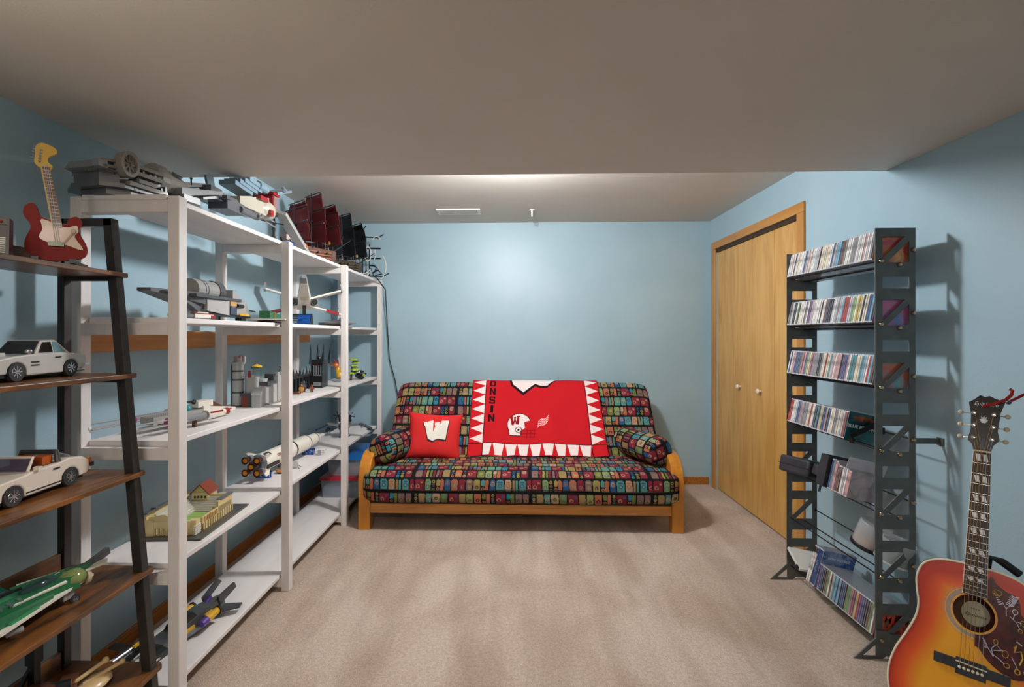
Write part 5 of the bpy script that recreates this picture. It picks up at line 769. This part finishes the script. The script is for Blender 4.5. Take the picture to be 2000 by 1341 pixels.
for s in (-1, 1):
    P(t, 'engine', YE, ('cyl', (s*6.6, 2, 4.6), (s*6.2, 9, 5), 1.7, 1.4, 12)); P(t, 'engine_nozzle', PU, ('cyl', (s*6.8, -1, 4.4), (s*6.6, 2, 4.6), 1.3, 1.7, 12)); P(t, 'engine_strut', BK, ('box', s*6-2 if s > 0 else -6, 6 if s > 0 else -4, 3, 6, 3.6, 5), ('lathe', (s*6.3, 8.4, 5), [(1.9, 0), (1.9, .8)], 12, 'y'))
P(t, 'cockpit', BK, ('hull8', [(-3, -10, 5), (3, -10, 5), (2, -9, 8), (-2, -9, 8)], [(-3, 1, 6.6), (3, 1, 6.6), (2, 0, 8.6), (-2, 0, 8.6)])); P(t, 'lever', PU, ('cyl', (-1, 10, 6), (-1, 13, 8), .7), ('sph', (-6, -26, 5), 1.2)); P(t, 'front_claw', BK, ('ob', (5, -24, 3.4), (3, 14, 2.4), (4, 0, -6)), ('ob', (-4, -24, 4.4), (3, 14, 2.4), (4, 0, 6)), ('pr', 'x', [(-24, 6), (-30, 11), (-27, 11.5), (-20, 7)], -6, -5)); P(t, 'silver_trim', SI, ('cyl', (6.8, -32, 2.4), (6.4, -20, 3.4), .5), ('cyl', (-5, -31, 5.6), (-4.4, -18, 6.4), .5), ('ob', (3, -32, 2), (2, 6, 1), (10, 0, 0))); P(t, 'yellow_trim', YE, ('ob', (-4, -19, 6.6), (1.2, 5, .8)), ('cyl', (-9.5, -46, 7.4), (-9.3, -43, 7.2), .6)); P(t, 'antenna', pl('#d6d2ca'), ('cyl', (-9.3, -43, 7.2), (-5, -24, 5.4), .28)); P(t, 'skid', BK, ('box', -3, 3, -20, 10, 0, 1.4))
def bin_(lab, loc, w_, d_, h_, lidc, cont):
    t = thing('storage_bin', lab, 'bin', loc); CLR = mat('#b9c4cf', .15, alpha=.38, coat=.3)
    b = B(.01); i = .9; tp, bt_ = (w_/2, d_/2), (w_/2-i*1.6, d_/2-i*1.6)
    P(t, 'tub', CLR, ('hull8', [(-bt_[0], -bt_[1], 0), (bt_[0], -bt_[1], 0), (tp[0], -tp[1], h_), (-tp[0], -tp[1], h_)], [(-bt_[0], -bt_[1]+.3, 0), (bt_[0], -bt_[1]+.3, 0), (tp[0], -tp[1]+.3, h_), (-tp[0], -tp[1]+.3, h_)]), ('hull8', [(-bt_[0], bt_[1], 0), (bt_[0], bt_[1], 0), (tp[0], tp[1], h_), (-tp[0], tp[1], h_)], [(-bt_[0], bt_[1]-.3, 0), (bt_[0], bt_[1]-.3, 0), (tp[0], tp[1]-.3, h_), (-tp[0], tp[1]-.3, h_)]), *[('hull8', [(s*bt_[0], -bt_[1], 0), (s*bt_[0], bt_[1], 0), (s*tp[0], tp[1], h_), (s*tp[0], -tp[1], h_)], [(s*(bt_[0]-.3), -bt_[1], 0), (s*(bt_[0]-.3), bt_[1], 0), (s*(tp[0]-.3), tp[1], h_), (s*(tp[0]-.3), -tp[1], h_)]) for s in (-1, 1)], ('box', -bt_[0], bt_[0], -bt_[1], bt_[1], 0, .3), label='clear plastic tub')
    P(t, 'lid', mat(lidc, .3, coat=.2), ('hull8', [(-tp[0]-1, -tp[1]-1, h_), (tp[0]+1, -tp[1]-1, h_), (tp[0]+1, tp[1]+1, h_), (-tp[0]-1, tp[1]+1, h_)], [(-tp[0]-.4, -tp[1]-.4, h_+2.2), (tp[0]+.4, -tp[1]-.4, h_+2.2), (tp[0]+.4, tp[1]+.4, h_+2.2), (-tp[0]-.4, tp[1]+.4, h_+2.2)]))
    P(t, 'contents', cont, ('box', -bt_[0]+.6, bt_[0]-.6, -bt_[1]+.6, bt_[1]-.6, .4, h_*.62), ('ob', (-bt_[0]*.4, -bt_[1]*.3, h_*.6), (bt_[0]*.8, bt_[1]*.8, h_*.25), (8, -6, 10)), label='dim clutter seen through the tub')
    return t
bin_('clear storage bin with a red lid on the lowest shelf', (-1.275, 3.92, .085), 36, 50, 13.5, '#b31a2c', mat('#8fa0b4', .6, h2='#4a5f7c', sc=12.0, st=(.4, 1, 3)))
bin_('clear storage bin with a blue lid stacked on the red-lidded bin', (-1.25, 3.94, .243), 33, 48, 12.5, '#1667b0', mat('#8a97a4', .6, h2='#b0706a', sc=14.0))
# ------------------------------------------------------------ models on the leaning rack
t = thing('toy_amplifier', 'small brick-built guitar amplifier with striped grille at the rack edge', 'toy', (-1.40, 1.255, 1.523), 38)
P(t, 'cabinet', BK, ('hull8', [(-5.5, -3, 0), (5.5, -3, 0), (5.5, 3, 0), (-5.5, 3, 0)], [(-5.5, -2, 10.6), (5.5, -2, 10.6), (5.5, 3, 10.6), (-5.5, 3, 10.6)])); P(t, 'grille_slat', pl('#d8d5cc'), *[('ob', (0, -3.05+i*.083, .6+i*.56), (9.6, .3, .3)) for i in range(14)]); P(t, 'control_panel', pl('#3a3d40'), ('ob', (0, -2.1, 9.4), (10, .5, 1.7), (-6, 0, 0))); P(t, 'knob', RD, *[('sph', (-3.6+i*1.5, -2.5, 9.4), .42) for i in range(6)])
t = thing('toy_electric_guitar', 'red and cream brick-built electric guitar with yellow headstock on a stand', 'toy guitar', (-1.375, 1.435, 1.533), 38)
eb = smoothpoly([(-5.6, 2.2), (-2, .6), (3, .8), (6.8, 2.2), (7.4, 5), (6, 8.4), (5.4, 10.2), (6.2, 12.8), (4.9, 14.2), (3.1, 13.2), (2.5, 11.6), (-1.2, 12.6), (-3.2, 13.6), (-4.4, 16.8), (-6.3, 16.2), (-6.8, 13.4), (-5.2, 10.3), (-6.2, 7), (-6.6, 4.2)], 4)
P(t, 'guitar_body', mat('#8e1a14', .5, spec=.25), ('pr', 'y', eb, -.9, .9)); P(t, 'body_edge', BK, ('pr', 'y', [(x*1.0, z+.35) for x, z in eb], .2, 1.5)); P(t, 'pickguard', pl('#e3c9b4'), ('pr', 'y', smoothpoly([(-2.8, 12.6), (2.3, 10.6), (5, 11.6), (5.4, 9.6), (4.6, 8), (6.6, 4.2), (2, 5.6), (-1.6, 5.9), (-3.4, 7.2), (-2.6, 9.6)], 3), -1.25, -.8)); P(t, 'bridge', SAND, ('box', -1.4, 2.2, -1.7, -1, 4.8, 6.2)); P(t, 'tremolo_arm', pl('#c9b8a4', .5), ('cyl', (1.8, -1.8, 5.4), (4.4, -2.2, 9.4), .15), ('box', 3.8, 4.8, -2.4, -1.9, 9, 10.2))
nk = lambda a, b, w0, w1, y0, y1: ('hull8', [(a[0]-w0, y0, a[1]), (a[0]+w0, y0, a[1]), (a[0]+w0, y1, a[1]), (a[0]-w0, y1, a[1])], [(b[0]-w1, y0, b[1]), (b[0]+w1, y0, b[1]), (b[0]+w1, y1, b[1]), (b[0]-w1, y1, b[1])])
P(t, 'neck', pl('#d8b24a'), nk((.6, 11), (-2.1, 28), 1.2, 1.0, -1.2, 0)); P(t, 'fretboard', pl('#5a2420'), nk((.8, 10.6), (-1.9, 28), 1.0, .8, -1.5, -1.2)); P(t, 'fret', pl('#d8cfc4'), *[('ob', (.8-2.7*i/17, -1.55, 10.6+17.4*i/17), (1.9, .12, .16)) for i in range(18)], *[('cyl', (.2+d, -1.65, 6), (-2.2+d*.8, -1.65, 28.5), .06, None, 5) for d in (0, .5, 1.0)]); P(t, 'headstock', pl('#dcae1c'), ('pr', 'y', smoothpoly([(-3.2, 27.6), (-1, 27.4), (-.4, 28.6), (-1.4, 29.6), (-1.2, 31.2), (.4, 32.4), (.2, 34), (-2.4, 35), (-4, 34), (-4.2, 31), (-4.4, 29)], 3), -1.1, -.1)); P(t, 'tuner', SI, *[('cyl', (-4.3+i*.12, -.6, 29.4+i*.85), (-5.4+i*.12, -.6, 29.6+i*.85), .2) for i in range(6)], *[('sph', (-3.3+i*.1, -1.3, 29.4+i*.85), .34) for i in range(5)]); P(t, 'stand', BK, ('box', -5, -3.4, -2.2, 3, .2, 1.4), ('box', 3.4, 5, -2.2, 3, .0, 1.2), ('ob', (-4.6, -1.2, -.1), (1, 5, 1), (0, 20, 20)), ('cyl', (0, 2.4, -.4), (0, 1.6, 9), .5), ('ob', (6, -1.4, -.2), (3.4, 1, .8), (0, 20, 0)))
# cars: length along +y is towards the tail, x = right side facing the room
def car(lab, loc, rz, m_, prof_low, body, parts):
    t = thing('toy_car', lab, 'toy car', loc, rz); return t
CS = mat('#c6c4bf', .28, coat=.4)
t = thing('toy_car', 'silver grey brick-built vintage coupe on the leaning rack', 'toy car', (-1.43, 1.385, 1.188), 8)
prof = [(-16, 2.2), (-16.6, 4.5), (-15.5, 6.2), (-10, 7.0), (-4, 7.4), (6.5, 7.6), (12, 7.2), (16.4, 6.6), (17, 5), (16.2, 2.6), (13.6, 2.0), (13.4, 3.6), (12.2, 4.9), (10.4, 5.3), (8.6, 4.9), (7.4, 3.6), (7.2, 1.5), (-6, 1.5), (-6.2, 3.6), (-7.4, 4.9), (-9.2, 5.3), (-11, 4.9), (-12.2, 3.6), (-12.4, 2.2)]
P(t, 'body', CS, ('pr', 'x', prof, -6.4, 6.4), bev=.004); P(t, 'underside', BK, ('box', -5.6, 5.6, -15, 15, 1.2, 4.8)); P(t, 'roof', CS, ('hull8', [(-5.2, -2, 7.3), (5.2, -2, 7.3), (5.2, 11.5, 7.3), (-5.2, 11.5, 7.3)], [(-4.4, 1.2, 11.2), (4.4, 1.2, 11.2), (4.4, 6.6, 11.4), (-4.4, 6.6, 11.4)]), bev=.002); P(t, 'windscreen', mat('#2c3236', .08, coat=.6), ('hull8', [(-4.9, -2.25, 7.5), (4.9, -2.25, 7.5), (4.9, -2.0, 7.5), (-4.9, -2.0, 7.5)], [(-4.1, .95, 11), (4.1, .95, 11), (4.1, 1.2, 11), (-4.1, 1.2, 11)])); P(t, 'side_window', mat('#1d1a18', .1, coat=.5), ('hull8', [(5.05, -.6, 7.7), (5.28, -.6, 7.7), (5.28, 4.6, 7.7), (5.05, 4.6, 7.7)], [(4.4, 1.6, 10.7), (4.62, 1.6, 10.7), (4.62, 4.6, 10.8), (4.4, 4.6, 10.8)])); P(t, 'rear_window', mat('#6d93a0', .1, coat=.5), ('hull8', [(5.05, 5.2, 7.7), (5.28, 5.2, 7.7), (5.28, 9.6, 7.7), (5.05, 9.6, 7.7)], [(4.4, 5.2, 10.8), (4.62, 5.2, 10.8), (4.62, 6.6, 10.8), (4.4, 6.6, 10.8)])); P(t, 'side_vent', BK, ('box', 6.4, 6.6, -4.6, -2, 5, 5.35), ('box', 6.4, 6.6, -4.6, -2, 4.1, 4.45)); P(t, 'door_handle', BK, ('box', 6.4, 6.7, 4, 6, 6.1, 6.4)); P(t, 'bumper', SI, ('box', 2, 6.8, 15.6, 17.6, 3.2, 3.8), ('box', 2, 6.6, -17.4, -16.2, 2.6, 3.2), ('cyl', (5, 12, 1.8), (5.4, 17, 1.8), .5)); P(t, 'bonnet_scoop', CS, ('box', -1.6, 1.6, -12, -7, 7, 7.9)); P(t, 'headlamp', mat('#dfe4ea', .1, coat=.8), ('sph', (5, -15.9, 5.4), (1.2, .8, 1.2)), ('sph', (-5, -15.9, 5.4), (1.2, .8, 1.2)), sm=True); P(t, 'mirror', SI, ('sph', (5.6, -4.5, 8.2), (.9, .9, .7)), sm=True)
for x, s in ((4.6, 1), (-4.6, -1)):
    for y in (-9.2, 10.4): wheel(t, x, y, 2.7, 2.7, 1.8, s)
t = thing('toy_car', 'off-white brick-built open-top sports car with brown seats on the leaning rack', 'toy car', (-1.39, 1.345, .862), 5)
CW = pl('#e9ddcf', .28); prof = [(-16, 2), (-17, 3.6), (-16, 6.2), (-12.5, 7.0), (-5.5, 7.4), (-4, 7.8), (5, 8.0), (9, 8.6), (14, 7.8), (17, 6.0), (17.2, 4.2), (16, 2.2), (12.6, 2.0), (12.4, 3.8), (11.2, 5.1), (9.4, 5.6), (7.6, 5.1), (6.4, 3.8), (6.2, 1.6), (-6, 1.6), (-6.2, 3.8), (-7.4, 5.1), (-9.2, 5.6), (-11, 5.1), (-12.2, 3.8), (-12.4, 2)]
P(t, 'body', CW, ('pr', 'x', prof, -6.4, 6.4), bev=.004); P(t, 'underside', BK, ('box', -5.6, 5.6, -15, 15, 1.2, 5.0)); P(t, 'cockpit', pl('#3a2018'), ('box', -4.8, 4.8, -2.4, 6.6, 7.4, 8.1)); P(t, 'seat', pl('#b5561c'), ('box', .8, 4.4, 2, 5.2, 7.8, 10.4), ('box', -4.4, -.8, 2, 5.2, 7.8, 10.4)); P(t, 'windscreen_frame', CW, ('tube', [(-5.4, -4, 7.8), (-4.8, -1.6, 11.2), (4.8, -1.6, 11.2), (5.4, -4, 7.8)], .38, 8)); P(t, 'windscreen', mat('#5b4660', .08, alpha=.7, coat=.6), ('hull8', [(-5, -3.9, 7.8), (5, -3.9, 7.8), (5, -3.7, 7.8), (-5, -3.7, 7.8)], [(-4.6, -1.7, 11), (4.6, -1.7, 11), (4.6, -1.5, 11), (-4.6, -1.5, 11)])); P(t, 'roll_bar', pl('#35302c'), ('tube', [(-5.4, 6, 8), (-4.8, 6.2, 11), (4.8, 6.2, 11), (5.4, 6, 8)], .8, 8)); P(t, 'rear_glass', mat('#9aa6b4', .1, alpha=.5), ('hull8', [(-4.8, 6.6, 10.6), (4.8, 6.6, 10.6), (4.8, 6.8, 10.8), (-4.8, 6.8, 10.8)], [(-4.2, 12, 8.4), (4.2, 12, 8.4), (4.2, 12.2, 8.6), (-4.2, 12.2, 8.6)])); P(t, 'sill_stripe', BK, ('box', 6.4, 6.55, -5.6, 5.8, 2.4, 2.7)); P(t, 'door_handle', BK, ('box', 6.4, 6.7, 3.2, 5.2, 6.5, 6.9)); P(t, 'tail_lamp', OR, ('box', 5, 6.6, 16.2, 17.2, 5.2, 6.8)); P(t, 'bumper', BK, ('box', 2, 6.8, 16.6, 18, 4, 5.2), ('box', 4, 6.7, -16.6, -15.4, 3.4, 5)); P(t, 'bumper_stripe', pl('#a8502a'), ('box', -5.6, 5.6, -17.5, -16.6, 3.8, 4.4)); P(t, 'mirror', CW, ('box', 5.6, 7.2, -2.6, -1.4, 7.8, 8.8)); P(t, 'headlamp', mat('#e6edf6', .08, coat=.8), ('sph', (4.6, -15.6, 6.2), (1.7, 1.4, 1.6)), ('sph', (-4.6, -15.6, 6.2), (1.7, 1.4, 1.6)), sm=True)
for x, s in ((4.6, 1), (-4.6, -1)):
    for y in (-9.2, 9.4): wheel(t, x, y, 2.8, 2.8, 1.9, s)
t = thing('toy_jet', 'green and white brick-built jet with swept wings on the fourth rack board', 'toy plane', (-1.335, 1.335, .533), -8)
P(t, 'wing', WH, ('pr', 'z', [(-11, -16), (11, -16), (3, 14), (-3, 14)], 4.6, 5.3), ('pr', 'z', [(-12, 4), (-3, -4), (0, 21), (-2, 23), (-5, 22)], 5.0, 5.6)); P(t, 'fuselage', GN, ('hull8', [(-3.4, -22, 4.6), (4, -22, 4.6), (3.4, -22, 8), (-3, -22, 8)], [(-2.6, 8, 4.4), (5.4, 8, 4.4), (4.6, 8, 8.2), (-1.6, 8, 8.2)]), ('pr', 'z', [(-9, 0), (-5, -2), (-1, 16), (-3, 19)], 6, 6.8), ('pr', 'z', [(4, -16), (9, -15), (6, 0), (4, 2)], 5.3, 6)); P(t, 'nose_dome', mat('#8a9a5a', .12, coat=.6, alpha=.8), ('sph', (2.2, 8, 6.6), (3.4, 4, 2.6)), sm=True); P(t, 'nose_disc', pl('#b9a888'), ('cyl', (3.6, 11, 5.4), (4, 12, 5.2), 1.9, 1.6, 16)); P(t, 'canopy', GLZ, ('sph', (1, 0, 8.2), (2, 5, 1.8)), sm=True); P(t, 'white_stripe', WH, ('ob', (4.2, -2, 7.6), (1, 13, .5), (0, 20, -4)), ('ob', (-3, 6, 6.6), (2, 9, .5), (0, 0, 14))); P(t, 'dark_hose', BK, ('tube', [(-5, -22, 7.4), (-4.4, -12, 8.6), (-3.6, -6, 8), (-2, -2, 8.4)], .5, 6)); P(t, 'hull_vents', DG, *[('ob', (3.4, -16+i*2.4, 7.9), (1.8, .8, .5), (0, 10, 0)) for i in range(5)]); P(t, 'tail_fin', pl('#1c5a48'), ('pr', 'x', [(-8, 8), (-2, 7), (-9, 14), (-12, 14)], -5.6, -4.8)); P(t, 'wing_tip', DG, ('ob', (-3.6, 21, 6.4), (1.4, 8, 2.2), (12, 0, 6))); P(t, 'hull_marking', pl('#2f8a58'), ('box', -1, 1, -14, -6, 8, 8.3)); P(t, 'hull_marking', pl('#2f8a58'), ('ob', (7, -9, 5.6), (3, 8, .6), (0, 0, 12))); P(t, 'engine_block', BK, ('box', -4, 3, -22, 2, 2, 4.6), ('cyl', (-5, -20, 7), (-4.6, -4, 7.4), 1.0)); P(t, 'undercarriage', LG, ('box', 3, 4.4, 4, 7, 2, 4.4)); P(t, 'fuel_pod', LG, ('cyl', (7, -12, 2.4), (8, -9, 2.4), .8))
wheel(t, 4, 7, 1.3, 1.3, 1.0, 1); wheel(t, -4, -16, 1.3, 1.3, 1.0, -1)
t = thing('toy_skeleton_cart', 'brown and tan brick-built bone cart with a dark mast on the lowest rack board', 'toy', (-1.37, 1.37, .214), 0)
P(t, 'frame', pl('#6a3a20'), ('box', -5, 5, -10, 8, 2, 5), ('box', -3, 4, -6, 2, 5, 8.6), ('ob', (3, 6, 5), (4, 8, 2), (10, 0, 20))); P(t, 'mast', BK, ('box', -4.4, -2.4, 2, 4, 5, 14), ('box', -4.8, -2, 1.6, 4.4, 14, 19), ('cyl', (-3.4, 3, 19), (-3.2, 3, 23), .7), ('ob', (-4.6, 1, 10), (1, 6, 1), (50, 0, 0))); P(t, 'mast_top', pl('#6a2a1c'), ('cyl', (-3.2, 3, 22), (-2.4, 3.6, 26), .7)); P(t, 'golden_tip', pl('#b5952e'), ('cyl', (-2.4, 3.6, 26), (1, 8, 27.5), .7, .4), ('sph', (1, 8, 27.6), .9)); P(t, 'rib_bone', pl('#dcbd86'), *[('tube', [(-7+i*.4, -10+i*2.6, 1), (-8.4+i*.4, -10+i*2.6, 5), (-6.6+i*.4, -9.6+i*2.6, 9-(i % 2)*2)], .5, 6) for i in range(4)], sm=True); P(t, 'long_bone', pl('#dcbd86'), ('cyl', (4, 8, 5), (7, 16, 6.5), .6), ('sph', (7, 16, 6.6), 1), ('cyl', (5, 10, 3), (10, 19, 4.2), .6), ('sph', (10, 19, 4.3), .9), sm=True); P(t, 'skull', pl('#d9b987'), ('sph', (6.5, 12, 1.8), (4, 6, 1.8)), sm=True); P(t, 'wheel', BRW, ('cyl', (-6, -6, 2), (-5, -6, 2), 2, None, 16), ('cyl', (5, -6, 2), (6, -6, 2), 2, None, 16), ('cyl', (-6, 5, 2), (-5, 5, 2), 2, None, 16)); P(t, 'dark_barrel', pl('#20242c'), ('cyl', (3, 3, 7), (6, 5, 7), 1.4, None, 12))
